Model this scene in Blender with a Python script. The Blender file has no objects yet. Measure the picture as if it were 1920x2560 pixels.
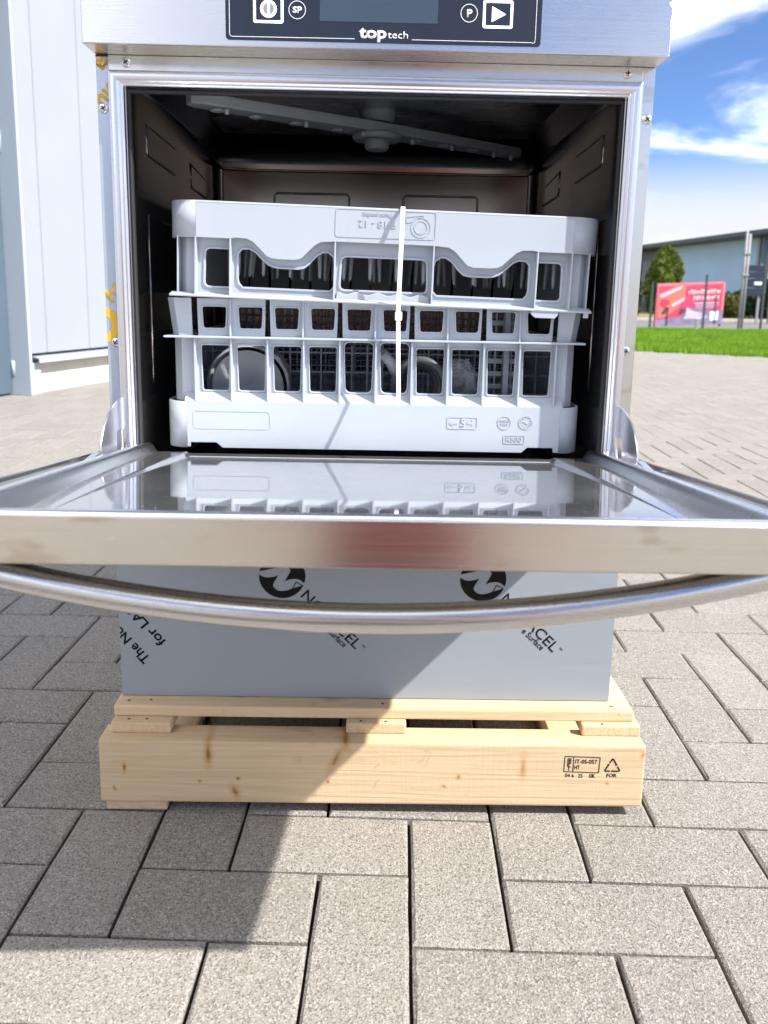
import bpy, bmesh, math, random
import numpy as np
from mathutils import Vector, Matrix
from math import pi, sin, cos, tan, radians, atan2, sqrt
rnd = random.Random(7)
scene = bpy.context.scene
COL = scene.collection

# ------------------------------------------------------------------ camera
CAMPOS = Vector((0.0029, -0.9318, 0.6084)); PITCH, YAW, ROLL = 0.1825, 0.0137, 0.01975
FPX, SHIFT = 2035.68 / 2560.0, -163.22 / 2560.0
fw = Vector((sin(YAW) * cos(PITCH), cos(YAW) * cos(PITCH), -sin(PITCH)))
r0 = Vector((cos(YAW), -sin(YAW), 0)); u0 = r0.cross(fw)
CR = r0 * cos(ROLL) + u0 * sin(ROLL); CU = -r0 * sin(ROLL) + u0 * cos(ROLL)
cam = bpy.data.cameras.new('camera'); camo = bpy.data.objects.new('camera', cam); COL.objects.link(camo)
cam.sensor_fit = 'VERTICAL'; cam.sensor_height = 36.0; cam.sensor_width = 27.0
cam.lens = FPX * 36.0; cam.shift_y = SHIFT; cam.clip_start = 0.01; cam.clip_end = 3000
m = Matrix.Identity(4)
for i in range(3):
    m[i][0] = CR[i]; m[i][1] = CU[i]; m[i][2] = -fw[i]; m[i][3] = CAMPOS[i]
camo.matrix_world = m
cam.dof.use_dof = True; cam.dof.focus_distance = 0.97; cam.dof.aperture_fstop = 9.5
scene.camera = camo
def px(P):
    d = Vector(P) - CAMPOS; z = d.dot(fw)
    return (0.5 * 1920 + FPX * 2560 * d.dot(CR) / z, 1280 - 163.22 - FPX * 2560 * d.dot(CU) / z, z)

# ------------------------------------------------------------------ sky, sun, exposure
SUN = Vector((0.913, -0.435, 1.0)).normalized()
EL = math.asin(SUN.z); AZ = atan2(SUN.x, SUN.y)
world = bpy.data.worlds.new('World'); scene.world = world; world.use_nodes = True
nt = world.node_tree; nt.nodes.clear()
def nd(tree, typ, **kw):
    n = tree.nodes.new(typ)
    for k, v in kw.items(): setattr(n, k, v)
    return n
def lk(tree, a, b): tree.links.new(a, b)
wo = nd(nt, 'ShaderNodeOutputWorld'); bg = nd(nt, 'ShaderNodeBackground'); sky = nd(nt, 'ShaderNodeTexSky')
sky.sky_type = 'NISHITA'; sky.sun_disc = False; sky.sun_elevation = EL; sky.sun_rotation = AZ
sky.air_density = 0.5; sky.dust_density = 0.15; sky.ozone_density = 6.0; sky.altitude = 100
bg.inputs['Strength'].default_value = 0.061
tc = nd(nt, 'ShaderNodeTexCoord'); sep = nd(nt, 'ShaderNodeSeparateXYZ'); lk(nt, tc.outputs['Generated'], sep.inputs[0])
def wm(op, a, b=None, c=None):
    n = nd(nt, 'ShaderNodeMath', operation=op)
    for i, v in enumerate((a, b, c)):
        if v is None: continue
        if isinstance(v, (int, float)): n.inputs[i].default_value = v
        else: lk(nt, v, n.inputs[i])
    return n.outputs[0]
zc = wm('MAXIMUM', sep.outputs[2], 0.0); den = wm('ADD', zc, 0.16)
cx = wm('DIVIDE', sep.outputs[0], den); cy = wm('DIVIDE', sep.outputs[1], den)
cmb = nd(nt, 'ShaderNodeCombineXYZ'); lk(nt, cx, cmb.inputs[0]); lk(nt, cy, cmb.inputs[1]); cmb.inputs[2].default_value = 13.9
cn = nd(nt, 'ShaderNodeTexNoise'); cn.inputs['Scale'].default_value = 1.15; cn.inputs['Detail'].default_value = 7; cn.inputs['Roughness'].default_value = 0.56; cn.inputs['Distortion'].default_value = 0.35
lk(nt, cmb.outputs[0], cn.inputs['Vector'])
cr = nd(nt, 'ShaderNodeMapRange'); cr.interpolation_type = 'SMOOTHSTEP'; lk(nt, cn.outputs['Fac'], cr.inputs['Value'])
cr.inputs['From Min'].default_value = 0.45; cr.inputs['From Max'].default_value = 0.80
hz = nd(nt, 'ShaderNodeMapRange'); hz.interpolation_type = 'SMOOTHSTEP'; lk(nt, sep.outputs[2], hz.inputs['Value'])
hz.inputs['From Min'].default_value = 0.175; hz.inputs['From Max'].default_value = 0.085; hz.inputs['To Min'].default_value = 0.0; hz.inputs['To Max'].default_value = 0.9
fac2 = wm('MINIMUM', cr.outputs[0], 0.9)
mx = nd(nt, 'ShaderNodeMix'); mx.data_type = 'RGBA'
lk(nt, fac2, mx.inputs['Factor']); lk(nt, sky.outputs[0], mx.inputs['A']); mx.inputs['B'].default_value = (23.0, 22.2, 21.2, 1)
mh = nd(nt, 'ShaderNodeMix'); mh.data_type = 'RGBA'; lk(nt, hz.outputs[0], mh.inputs['Factor']); lk(nt, mx.outputs['Result'], mh.inputs['A']); mh.inputs['B'].default_value = (4.0, 3.98, 4.0, 1)
lk(nt, mh.outputs['Result'], bg.inputs['Color']); lk(nt, bg.outputs[0], wo.inputs['Surface'])
sl = bpy.data.lights.new('sun', 'SUN'); sl.energy = 2.2; sl.angle = radians(0.75); sl.color = (1.0, 0.97, 0.92)
so = bpy.data.objects.new('sun', sl); COL.objects.link(so); so.location = (4, -2, 6)
so.rotation_euler = SUN.to_track_quat('Z', 'Y').to_euler()
vs = scene.view_settings; vs.view_transform = 'Standard'; vs.look = 'None'; vs.exposure = 2.0; vs.gamma = 1.0; vs.use_curve_mapping = False
scene.render.engine = 'CYCLES'
scene.cycles.max_bounces = 10; scene.cycles.glossy_bounces = 8; scene.cycles.use_denoising = True

# ------------------------------------------------------------------ materials
def new_mat(name):
    mt = bpy.data.materials.new(name); mt.use_nodes = True; t = mt.node_tree
    return mt, t, t.nodes['Principled BSDF']
def sock(t, v, s):
    if isinstance(v, (int, float)): s.default_value = v
    elif isinstance(v, (tuple, list)): s.default_value = tuple(v) + ((1,) if len(v) == 3 and s.type == 'RGBA' else ())
    else: lk(t, v, s)
def noise(t, vec, scale, detail=4, rough=0.55, dist=0.0):
    n = nd(t, 'ShaderNodeTexNoise'); n.inputs['Scale'].default_value = scale; n.inputs['Detail'].default_value = detail
    n.inputs['Roughness'].default_value = rough; n.inputs['Distortion'].default_value = dist
    if vec is not None: lk(t, vec, n.inputs['Vector'])
    return n.outputs['Fac']
def objco(t, scale=(1, 1, 1), rot=(0, 0, 0), loc=(0, 0, 0)):
    a = nd(t, 'ShaderNodeTexCoord'); mp = nd(t, 'ShaderNodeMapping'); lk(t, a.outputs['Object'], mp.inputs['Vector'])
    mp.inputs['Scale'].default_value = scale; mp.inputs['Rotation'].default_value = rot; mp.inputs['Location'].default_value = loc
    return mp.outputs[0]
def mrange(t, v, a, b, c, d, smooth=False):
    n = nd(t, 'ShaderNodeMapRange'); lk(t, v, n.inputs['Value'])
    if smooth: n.interpolation_type = 'SMOOTHSTEP'
    for k, x in zip(('From Min', 'From Max', 'To Min', 'To Max'), (a, b, c, d)): n.inputs[k].default_value = x
    return n.outputs[0]
def mixc(t, f, a, b, mode='MIX'):
    n = nd(t, 'ShaderNodeMix'); n.data_type = 'RGBA'; n.blend_type = mode
    sock(t, f, n.inputs['Factor']); sock(t, a, n.inputs['A']); sock(t, b, n.inputs['B']); return n.outputs['Result']
def mth(t, op, a, b=0.0):
    n = nd(t, 'ShaderNodeMath', operation=op); sock(t, a, n.inputs[0]); sock(t, b, n.inputs[1]); return n.outputs[0]
def bump(t, p, h, strength=0.2, dist=0.001):
    b = nd(t, 'ShaderNodeBump'); b.inputs['Strength'].default_value = strength; b.inputs['Distance'].default_value = dist
    lk(t, h, b.inputs['Height']); lk(t, b.outputs[0], p.inputs['Normal'])
def simple(name, col, rough=0.5, metal=0.0, var=0.0, scale=6, coat=0.0, bmp=0.0, bscale=200, spec=None):
    mt, t, p = new_mat(name)
    p.inputs['Roughness'].default_value = rough; p.inputs['Metallic'].default_value = metal
    if spec is not None: p.inputs['Specular IOR Level'].default_value = spec
    if coat: p.inputs['Coat Weight'].default_value = coat
    v = objco(t)
    if var:
        n = noise(t, v, scale, 5); lo = tuple(c * (1 - var) for c in col); hi = tuple(min(1, c * (1 + var)) for c in col)
        lk(t, mixc(t, mrange(t, n, 0.3, 0.7, 0, 1), lo, hi), p.inputs['Base Color'])
    else: p.inputs['Base Color'].default_value = (*col, 1)
    if bmp: bump(t, p, noise(t, v, bscale, 3), bmp, 0.001)
    return mt
def steel(name, col, rlo, rhi, grain=None, aniso=0.0, stain=0.0, bmp=0.0, gscale=1.0):
    mt, t, p = new_mat(name); p.inputs['Metallic'].default_value = 1.0
    g = objco(t, grain or (1, 1, 1)); n = noise(t, g, 1.0 * gscale, 4, 0.6); lg = noise(t, objco(t), 7, 4)
    r = mth(t, 'ADD', mrange(t, n, 0.3, 0.7, rlo, rhi), mrange(t, lg, 0.35, 0.7, 0.0, 0.05)); lk(t, r, p.inputs['Roughness'])
    c = mixc(t, mrange(t, n, 0.25, 0.75, 0, 1), tuple(x * 0.965 for x in col), col)
    if stain:
        s = mrange(t, noise(t, objco(t, (5, 5, 14)), 2.2, 3), 0.56, 0.64, 0, stain, True)
        c = mixc(t, s, c, tuple(x * y for x, y in zip(col, (0.62, 0.56, 0.45))))
    lk(t, c, p.inputs['Base Color'])
    if aniso:
        p.inputs['Anisotropic'].default_value = aniso
        tg = nd(t, 'ShaderNodeTangent'); tg.direction_type = 'RADIAL'; tg.axis = 'Z'; lk(t, tg.outputs[0], p.inputs['Tangent']); p.inputs['Anisotropic Rotation'].default_value = 0.25
    if bmp: bump(t, p, n, bmp, 0.0006)
    return mt
BR = (3, 900, 900)
M = {}
M['brushed'] = steel('brushed stainless steel', (0.66, 0.645, 0.62), 0.17, 0.22, BR, 0.6, 0.35, 0.012)
M['hood'] = steel('brushed hood steel', (0.70, 0.70, 0.70), 0.22, 0.28, BR, 0.7, 0.0, 0.015)
M['door'] = steel('brushed door steel', (0.67, 0.615, 0.54), 0.17, 0.23, BR, 0.6, 0.45, 0.012)
M['mirror'] = steel('polished inner door steel', (0.66, 0.66, 0.67), 0.015, 0.03)
def cloudy():
    mt = M['mirror']; t = mt.node_tree; p = t.nodes['Principled BSDF']; out = t.nodes['Material Output']
    q = nd(t, 'ShaderNodeBsdfPrincipled'); q.inputs['Metallic'].default_value = 1.0; q.inputs['Base Color'].default_value = (0.72, 0.72, 0.72, 1); q.inputs['Roughness'].default_value = 0.5
    ms = nd(t, 'ShaderNodeMixShader'); sm = noise(t, objco(t), 11, 4); sp = noise(t, objco(t), 260, 2)
    f = mth(t, 'ADD', mrange(t, sm, 0.3, 0.7, 0.12, 0.24), mrange(t, sp, 0.70, 0.76, 0, 0.5, True)); lk(t, f, ms.inputs[0])
    lk(t, p.outputs[0], ms.inputs[1]); lk(t, q.outputs[0], ms.inputs[2]); lk(t, ms.outputs[0], out.inputs['Surface'])
cloudy()
M['lip'] = steel('satin rolled steel lip', (0.80, 0.80, 0.81), 0.20, 0.30)
M['trim'] = steel('bright rolled gasket steel', (0.74, 0.74, 0.77), 0.19, 0.26)
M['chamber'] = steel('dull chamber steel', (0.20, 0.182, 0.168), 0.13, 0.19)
M['underside'] = steel('plain door underside steel', (0.30, 0.285, 0.26), 0.14, 0.2)
M['flange'] = steel('polished flange steel', (0.50, 0.48, 0.45), 0.10, 0.18)
M['tube'] = steel('satin handle tube', (0.68, 0.67, 0.66), 0.21, 0.29, (4, 700, 700), 0.0, 0.0, 0.04)
M['screw'] = steel('zinc screw steel', (0.72, 0.70, 0.66), 0.16, 0.24)
M['film'] = simple('pale blue protective film', (0.29, 0.325, 0.36), 0.42, 0, 0.03, 4, 0.0, 0.03, 60)
def film_waves():
    t = M['film'].node_tree; p = t.nodes['Principled BSDF']
    h = mth(t, 'ADD', mth(t, 'MULTIPLY', noise(t, objco(t, (3, 1, 9)), 2.2, 4, 0.5, 0.6), 1.0), mth(t, 'MULTIPLY', noise(t, objco(t), 70, 2), 0.05))
    bump(t, p, h, 0.25, 0.004); lk(t, mrange(t, noise(t, objco(t, (2, 1, 30)), 4, 4), 0.3, 0.7, 0.34, 0.5), p.inputs['Roughness'])
film_waves()
M['sidefilm'] = simple('clear blue film on steel', (0.40, 0.455, 0.55), 0.25, 0.5, 0.05, 8)
M['ink'] = simple('black printed ink', (0.008, 0.008, 0.009), 0.7, spec=0.15)
M['yellowink'] = simple('yellow printed ink', (0.62, 0.36, 0.02), 0.5)
M['panel'] = simple('dark control panel foil', (0.014, 0.021, 0.038), 0.42, 0, 0.1, 30, 0, 0.02, 900, 0.3)
M['screen'] = simple('dull dark blue screen', (0.035, 0.06, 0.085), 0.35)
M['white'] = simple('white print', (0.85, 0.86, 0.88), 0.5)
def emis(name, col, s):
    mt, t, p = new_mat(name); p.inputs['Base Color'].default_value = (*col, 1)
    p.inputs['Emission Color'].default_value = (*col, 1); p.inputs['Emission Strength'].default_value = s; return mt
M['led'] = emis('lit white button', (0.92, 0.95, 1.0), 0.5)  # white button markings given a glow of their own
M['plasticgrey'] = simple('grey arm plastic', (0.23, 0.255, 0.28), 0.45, 0, 0.05, 20)
def plastic():
    mt, t, p = new_mat('pale blue grey rack plastic'); p.inputs['Base Color'].default_value = (0.62, 0.68, 0.75, 1)
    p.inputs['Roughness'].default_value = 0.36; p.inputs['Subsurface Weight'].default_value = 0.12
    p.inputs['Subsurface Radius'].default_value = (0.004, 0.005, 0.006); p.inputs['Subsurface Scale'].default_value = 0.6
    v = objco(t); n = noise(t, v, 9, 3)
    lk(t, mixc(t, mrange(t, n, 0.3, 0.7, 0, 1), (0.385, 0.425, 0.472), (0.42, 0.455, 0.497)), p.inputs['Base Color'])
    bump(t, p, noise(t, v, 420, 2), 0.03, 0.0006)
    return mt
M['plastic'] = plastic()
M['plasticdim'] = simple('grey rack grid plastic', (0.20, 0.225, 0.26), 0.5)  # darker copy of the rack plastic, interior shade put into its colour
M['white_plastic'] = simple('white nylon', (0.86, 0.87, 0.85), 0.35)
M['cup'] = simple('pale grey cup plastic', (0.33, 0.35, 0.375), 0.4)
M['hose'] = simple('dark grey hose rubber', (0.07, 0.075, 0.08), 0.5)
M['black'] = simple('black rubber', (0.012, 0.012, 0.013), 0.6)
def glassy():
    mt, t, p = new_mat('clear bag film'); p.inputs['Base Color'].default_value = (0.45, 0.47, 0.5, 1); p.inputs['Roughness'].default_value = 0.15
    p.inputs['Alpha'].default_value = 0.35; return mt
M['bag'] = glassy()

def paver_mat(name='grey concrete paver', mul=1.0):
    mt, t, p = new_mat(name); v = objco(t)
    geo = nd(t, 'ShaderNodeNewGeometry'); oi = nd(t, 'ShaderNodeObjectInfo')
    pos = nd(t, 'ShaderNodeMapping'); lk(t, geo.outputs['Position'], pos.inputs['Vector']); w = pos.outputs[0]
    g1 = noise(t, w, 430, 3, 0.7); g2 = noise(t, w, 1000, 2, 0.6); g3 = noise(t, w, 9, 4); big = noise(t, w, 1.7, 3)
    vo = nd(t, 'ShaderNodeTexVoronoi'); vo.inputs['Scale'].default_value = 560; lk(t, w, vo.inputs['Vector'])
    rv = mth(t, 'FRACT', mth(t, 'ADD', oi.outputs['Random'], geo.outputs['Random Per Island']))
    base = mixc(t, rv, (0.282 * mul, 0.258 * mul, 0.225 * mul), (0.352 * mul, 0.322 * mul, 0.283 * mul))
    base = mixc(t, mrange(t, g3, 0.35, 0.7, 0, 0.35), base, (0.26 * mul, 0.235 * mul, 0.197 * mul))
    base = mixc(t, mrange(t, big, 0.4, 0.65, 0, 0.25), base, (0.38 * mul, 0.345 * mul, 0.296 * mul))
    sepc = nd(t, 'ShaderNodeSeparateColor'); lk(t, vo.outputs['Color'], sepc.inputs[0])
    dk = mrange(t, g1, 0.33, 0.47, 0.9, 0.0, True)
    base = mixc(t, dk, base, (0.075, 0.07, 0.065))
    lt = mrange(t, sepc.outputs[0], 0.66, 0.95, 0, 0.75)
    base = mixc(t, lt, base, (0.50 * mul, 0.475 * mul, 0.44 * mul))
    base = mixc(t, mrange(t, sepc.outputs[1], 0.74, 0.95, 0, 0.75), base, (0.13, 0.115, 0.10))
    base = mixc(t, mrange(t, g2, 0.35, 0.65, 0.3, 0.0), base, (0.12, 0.11, 0.10))
    lk(t, base, p.inputs['Base Color']); p.inputs['Roughness'].default_value = 0.92; p.inputs['Specular IOR Level'].default_value = 0.25
    h = mth(t, 'ADD', mth(t, 'MULTIPLY', g1, 1.6), mth(t, 'MULTIPLY', vo.outputs['Distance'], 0.6))
    bump(t, p, h, 0.65, 0.0016)
    return mt
M['paver'] = paver_mat(mul=1.0)
M['joint'] = simple('dark joint sand', (0.075, 0.067, 0.05), 0.95, 0, 0.6, 30)

def wood_mat(name, knots, tint=1.0, axis='X'):
    mt, t, p = new_mat(name)
    a = nd(t, 'ShaderNodeNewGeometry'); mp = nd(t, 'ShaderNodeMapping'); lk(t, a.outputs['Position'], mp.inputs['Vector'])
    sc = (2.2, 60, 60) if axis == 'X' else (60, 2.2, 60)
    mp.inputs['Scale'].default_value = sc
    oi = nd(t, 'ShaderNodeObjectInfo'); cm = nd(t, 'ShaderNodeVectorMath', operation='ADD'); lk(t, mp.outputs[0], cm.inputs[0])
    rr = nd(t, 'ShaderNodeCombineXYZ'); q = mth(t, 'MULTIPLY', oi.outputs['Random'], 37.0)
    for i in range(3): lk(t, q, rr.inputs[i])
    lk(t, rr.outputs[0], cm.inputs[1]); v = cm.outputs[0]
    warp = noise(t, v, 0.35, 3); n1 = noise(t, v, 1.0, 5, 0.6, 0.4)
    ringv = mth(t, 'ADD', mth(t, 'MULTIPLY', warp, 5.0), n1)
    ring = mth(t, 'SINE', mth(t, 'MULTIPLY', ringv, 14.0))
    f = mrange(t, ring, -1, 1, 0, 1); fine = noise(t, v, 3.5, 3)
    c1 = (0.66 * tint, 0.50 * tint, 0.315 * tint); c2 = (0.58 * tint, 0.42 * tint, 0.245 * tint)
    col = mixc(t, mth(t, 'MULTIPLY', f, 0.55), c1, c2)
    col = mixc(t, mrange(t, fine, 0.4, 0.7, 0, 0.22), col, (0.48 * tint, 0.31 * tint, 0.14 * tint))
    bigp = noise(t, a.outputs['Position'], 6, 3)
    col = mixc(t, mrange(t, bigp, 0.45, 0.7, 0, 0.3), col, (0.70 * tint, 0.545 * tint, 0.36 * tint))
    for kx, kz, rx, rz, tilt, st in knots:
        k = nd(t, 'ShaderNodeMapping'); k.vector_type = 'TEXTURE'; lk(t, a.outputs['Position'], k.inputs['Vector'])
        k.inputs['Location'].default_value = (kx, -0.055, kz); k.inputs['Rotation'].default_value = (0, tilt, 0); k.inputs['Scale'].default_value = (rx, 0.09, rz)
        ln = nd(t, 'ShaderNodeVectorMath', operation='LENGTH'); lk(t, k.outputs[0], ln.inputs[0])
        d = mth(t, 'ADD', ln.outputs['Value'], mrange(t, n1, 0.3, 0.7, -0.25, 0.25))
        col = mixc(t, mrange(t, d, 0.5, 1.5, 0.55 * st, 0, True), col, (0.52, 0.27, 0.075))
        col = mixc(t, mrange(t, d, 0.15, 0.7, 0.9 * st, 0, True), col, (0.27, 0.115, 0.035))
    sm = mrange(t, noise(t, a.outputs['Position'], 26, 3, 0.6, 0.8), 0.64, 0.72, 0, 0.38, True)
    col = mixc(t, sm, col, (0.30, 0.25, 0.19))
    spl = nd(t, 'ShaderNodeMapping'); lk(t, a.outputs['Position'], spl.inputs['Vector']); spl.inputs['Scale'].default_value = (9, 9, 420) if axis == 'X' else (420, 9, 9)
    col = mixc(t, mrange(t, noise(t, spl.outputs[0], 1.0, 2), 0.72, 0.76, 0, 0.4, True), col, (0.20, 0.12, 0.05))
    lk(t, col, p.inputs['Base Color']); p.inputs['Roughness'].default_value = 0.68; p.inputs['Specular IOR Level'].default_value = 0.25
    sw = noise(t, a.outputs['Position'], 240, 3, 0.7); sv = nd(t, 'ShaderNodeMapping'); lk(t, a.outputs['Position'], sv.inputs['Vector']); sv.inputs['Scale'].default_value = (240, 240, 9) if axis == 'X' else (9, 240, 240)
    saw = noise(t, sv.outputs[0], 1.0, 2)
    hh = mth(t, 'ADD', mth(t, 'ADD', mth(t, 'MULTIPLY', ring, 0.3), fine), mth(t, 'ADD', mth(t, 'MULTIPLY', sw, 0.6), mth(t, 'MULTIPLY', saw, 0.5)))
    bump(t, p, hh, 0.35, 0.0009)
    return mt
KN = [(-0.1843, 0.0773, 0.006, 0.022, 0, 1), (-0.024, 0.094, 0.006, 0.014, -0.35, 1), (-0.034, 0.073, 0.006, 0.022, 0.45, 0.8),
      (-0.2831, 0.0574, 0.003, 0.008, 0, 1), (-0.1533, 0.0278, 0.006, 0.012, -0.4, 0.8), (-0.1497, 0.0454, 0.003, 0.003, 0, 1),
      (-0.0437, 0.0423, 0.0025, 0.0025, 0, 1), (-0.1952, 0.0411, 0.003, 0.002, 0, 0.9), (-0.2955, 0.031, 0.002, 0.005, -0.3, 0.9),
      (0.1868, 0.0648, 0.005, 0.02, 0, 0.55), (0.1108, 0.05, 0.003, 0.004, 0, 0.8), (0.094, 0.038, 0.0035, 0.002, 0.4, 0.8),
      (0.2879, 0.044, 0.003, 0.002, 0, 0.8), (0.3287, 0.0817, 0.004, 0.006, 0.5, 0.5)]
M['wood_beam'] = wood_mat('pale pine with knots', KN)
M['wood'] = wood_mat('pale pine board', [], 1.03)
M['wood_y'] = wood_mat('pale pine lengthwise board', [], 0.98, 'Y')
M['endgrain'] = simple('pine end grain', (0.56, 0.37, 0.16), 0.8, 0, 0.25, 160, 0, 0.3, 500)

M['wallpanel'] = simple('white coated wall panel', (0.31, 0.33, 0.36), 0.38, 0, 0.03, 2)
M['bluegrey'] = simple('blue grey door paint', (0.085, 0.12, 0.155), 0.35, 0, 0.04, 3)
M['metalgrey'] = simple('light grey coated metal', (0.42, 0.47, 0.53), 0.35)
M['plinth'] = simple('cream plinth render', (0.62, 0.57, 0.46), 0.9, 0, 0.08, 6, 0, 0.3, 90)
M['fascia'] = simple('dark grey roof metal', (0.03, 0.045, 0.06), 0.4)
M['bluewall'] = simple('light blue wall cladding', (0.36, 0.53, 0.72), 0.5, 0, 0.05, 0.5)
M['darkglass'] = simple('dark window glass', (0.015, 0.022, 0.02), 0.06, 0, 0.2, 1)
M['soil'] = simple('lawn soil', (0.09, 0.17, 0.015), 0.95, 0, 0.35, 2.5)
M['drygrass'] = simple('yellowish verge', (0.22, 0.19, 0.045), 0.95, 0, 0.35, 3)
M['asphalt'] = simple('grey asphalt', (0.16, 0.155, 0.15), 0.9, 0, 0.15, 3, 0, 0.3, 60)
M['kerb'] = simple('pale kerb concrete', (0.4, 0.37, 0.33), 0.9, 0, 0.1, 5)
M['field'] = simple('far ground', (0.24, 0.215, 0.18), 0.95, 0, 0.2, 0.2)
M['redb'] = simple('crimson banner print', (0.46, 0.04, 0.10), 0.5, 0, 0.1, 4)
M['pinkb'] = simple('pink banner edge', (0.62, 0.16, 0.22), 0.5)
M['violetb'] = simple('violet grey banner print', (0.20, 0.17, 0.26), 0.5, 0, 0.25, 5)
M['lilacb'] = simple('lilac banner print', (0.48, 0.40, 0.55), 0.5)
M['brightred'] = simple('bright red banner print', (0.75, 0.03, 0.07), 0.5)
M['orangeb'] = simple('salmon banner print', (0.62, 0.14, 0.10), 0.5)
M['darkb'] = simple('dark banner print', (0.05, 0.04, 0.10), 0.5)
M['post'] = simple('grey green steel post', (0.06, 0.075, 0.075), 0.5)
M['galv'] = simple('galvanised pole', (0.30, 0.30, 0.31), 0.5, 0.0)
M['signdark'] = simple('dark navy sign board', (0.02, 0.025, 0.05), 0.4)
M['bark'] = simple('brown bark', (0.07, 0.05, 0.035), 0.9, 0, 0.3, 20)
def leaf(name, a, b):
    mt, t, p = new_mat(name); geo = nd(t, 'ShaderNodeNewGeometry')
    lk(t, mixc(t, geo.outputs['Random Per Island'], a, b), p.inputs['Base Color']); p.inputs['Roughness'].default_value = 0.6
    p.inputs['Subsurface Weight'].default_value = 0.0
    tr = nd(t, 'ShaderNodeBsdfTranslucent'); ms = nd(t, 'ShaderNodeMixShader'); ms.inputs[0].default_value = 0.25
    lk(t, mixc(t, geo.outputs['Random Per Island'], a, b), tr.inputs['Color'])
    out = t.nodes['Material Output']; lk(t, p.outputs[0], ms.inputs[1]); lk(t, tr.outputs[0], ms.inputs[2]); lk(t, ms.outputs[0], out.inputs['Surface'])
    return mt
M['leaf_thuja'] = leaf('yellow green conifer leaf', (0.05, 0.11, 0.008), (0.19, 0.22, 0.014))
M['leaf_dark'] = leaf('dark hedge leaf', (0.012, 0.035, 0.010), (0.04, 0.075, 0.016))
M['leaf_olive'] = leaf('olive shrub leaf', (0.05, 0.075, 0.008), (0.14, 0.13, 0.015))
M['blade'] = leaf_patch = leaf('fresh grass blade', (0.13, 0.30, 0.006), (0.24, 0.42, 0.012))
def patchy():
    t = leaf_patch.node_tree; p = t.nodes['Principled BSDF']; src = p.inputs['Base Color'].links[0].from_socket; geo = nd(t, 'ShaderNodeNewGeometry')
    f = mrange(t, noise(t, geo.outputs['Position'], 1.3, 4), 0.42, 0.68, 0, 0.75, True); c = mixc(t, f, src, (0.10, 0.20, 0.01)); f2 = mrange(t, noise(t, geo.outputs['Position'], 0.55, 3), 0.5, 0.72, 0, 0.5, True)
    lk(t, mixc(t, f2, c, (0.27, 0.30, 0.03)), p.inputs['Base Color'])
patchy()
M['shirt'] = simple('red shirt cloth', (0.55, 0.15, 0.17), 0.8)
M['trousers'] = simple('dark trouser cloth', (0.03, 0.03, 0.035), 0.85)
M['skin'] = simple('skin', (0.50, 0.28, 0.19), 0.55)
M['hair'] = simple('dark brown hair', (0.03, 0.018, 0.01), 0.6)

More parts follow.
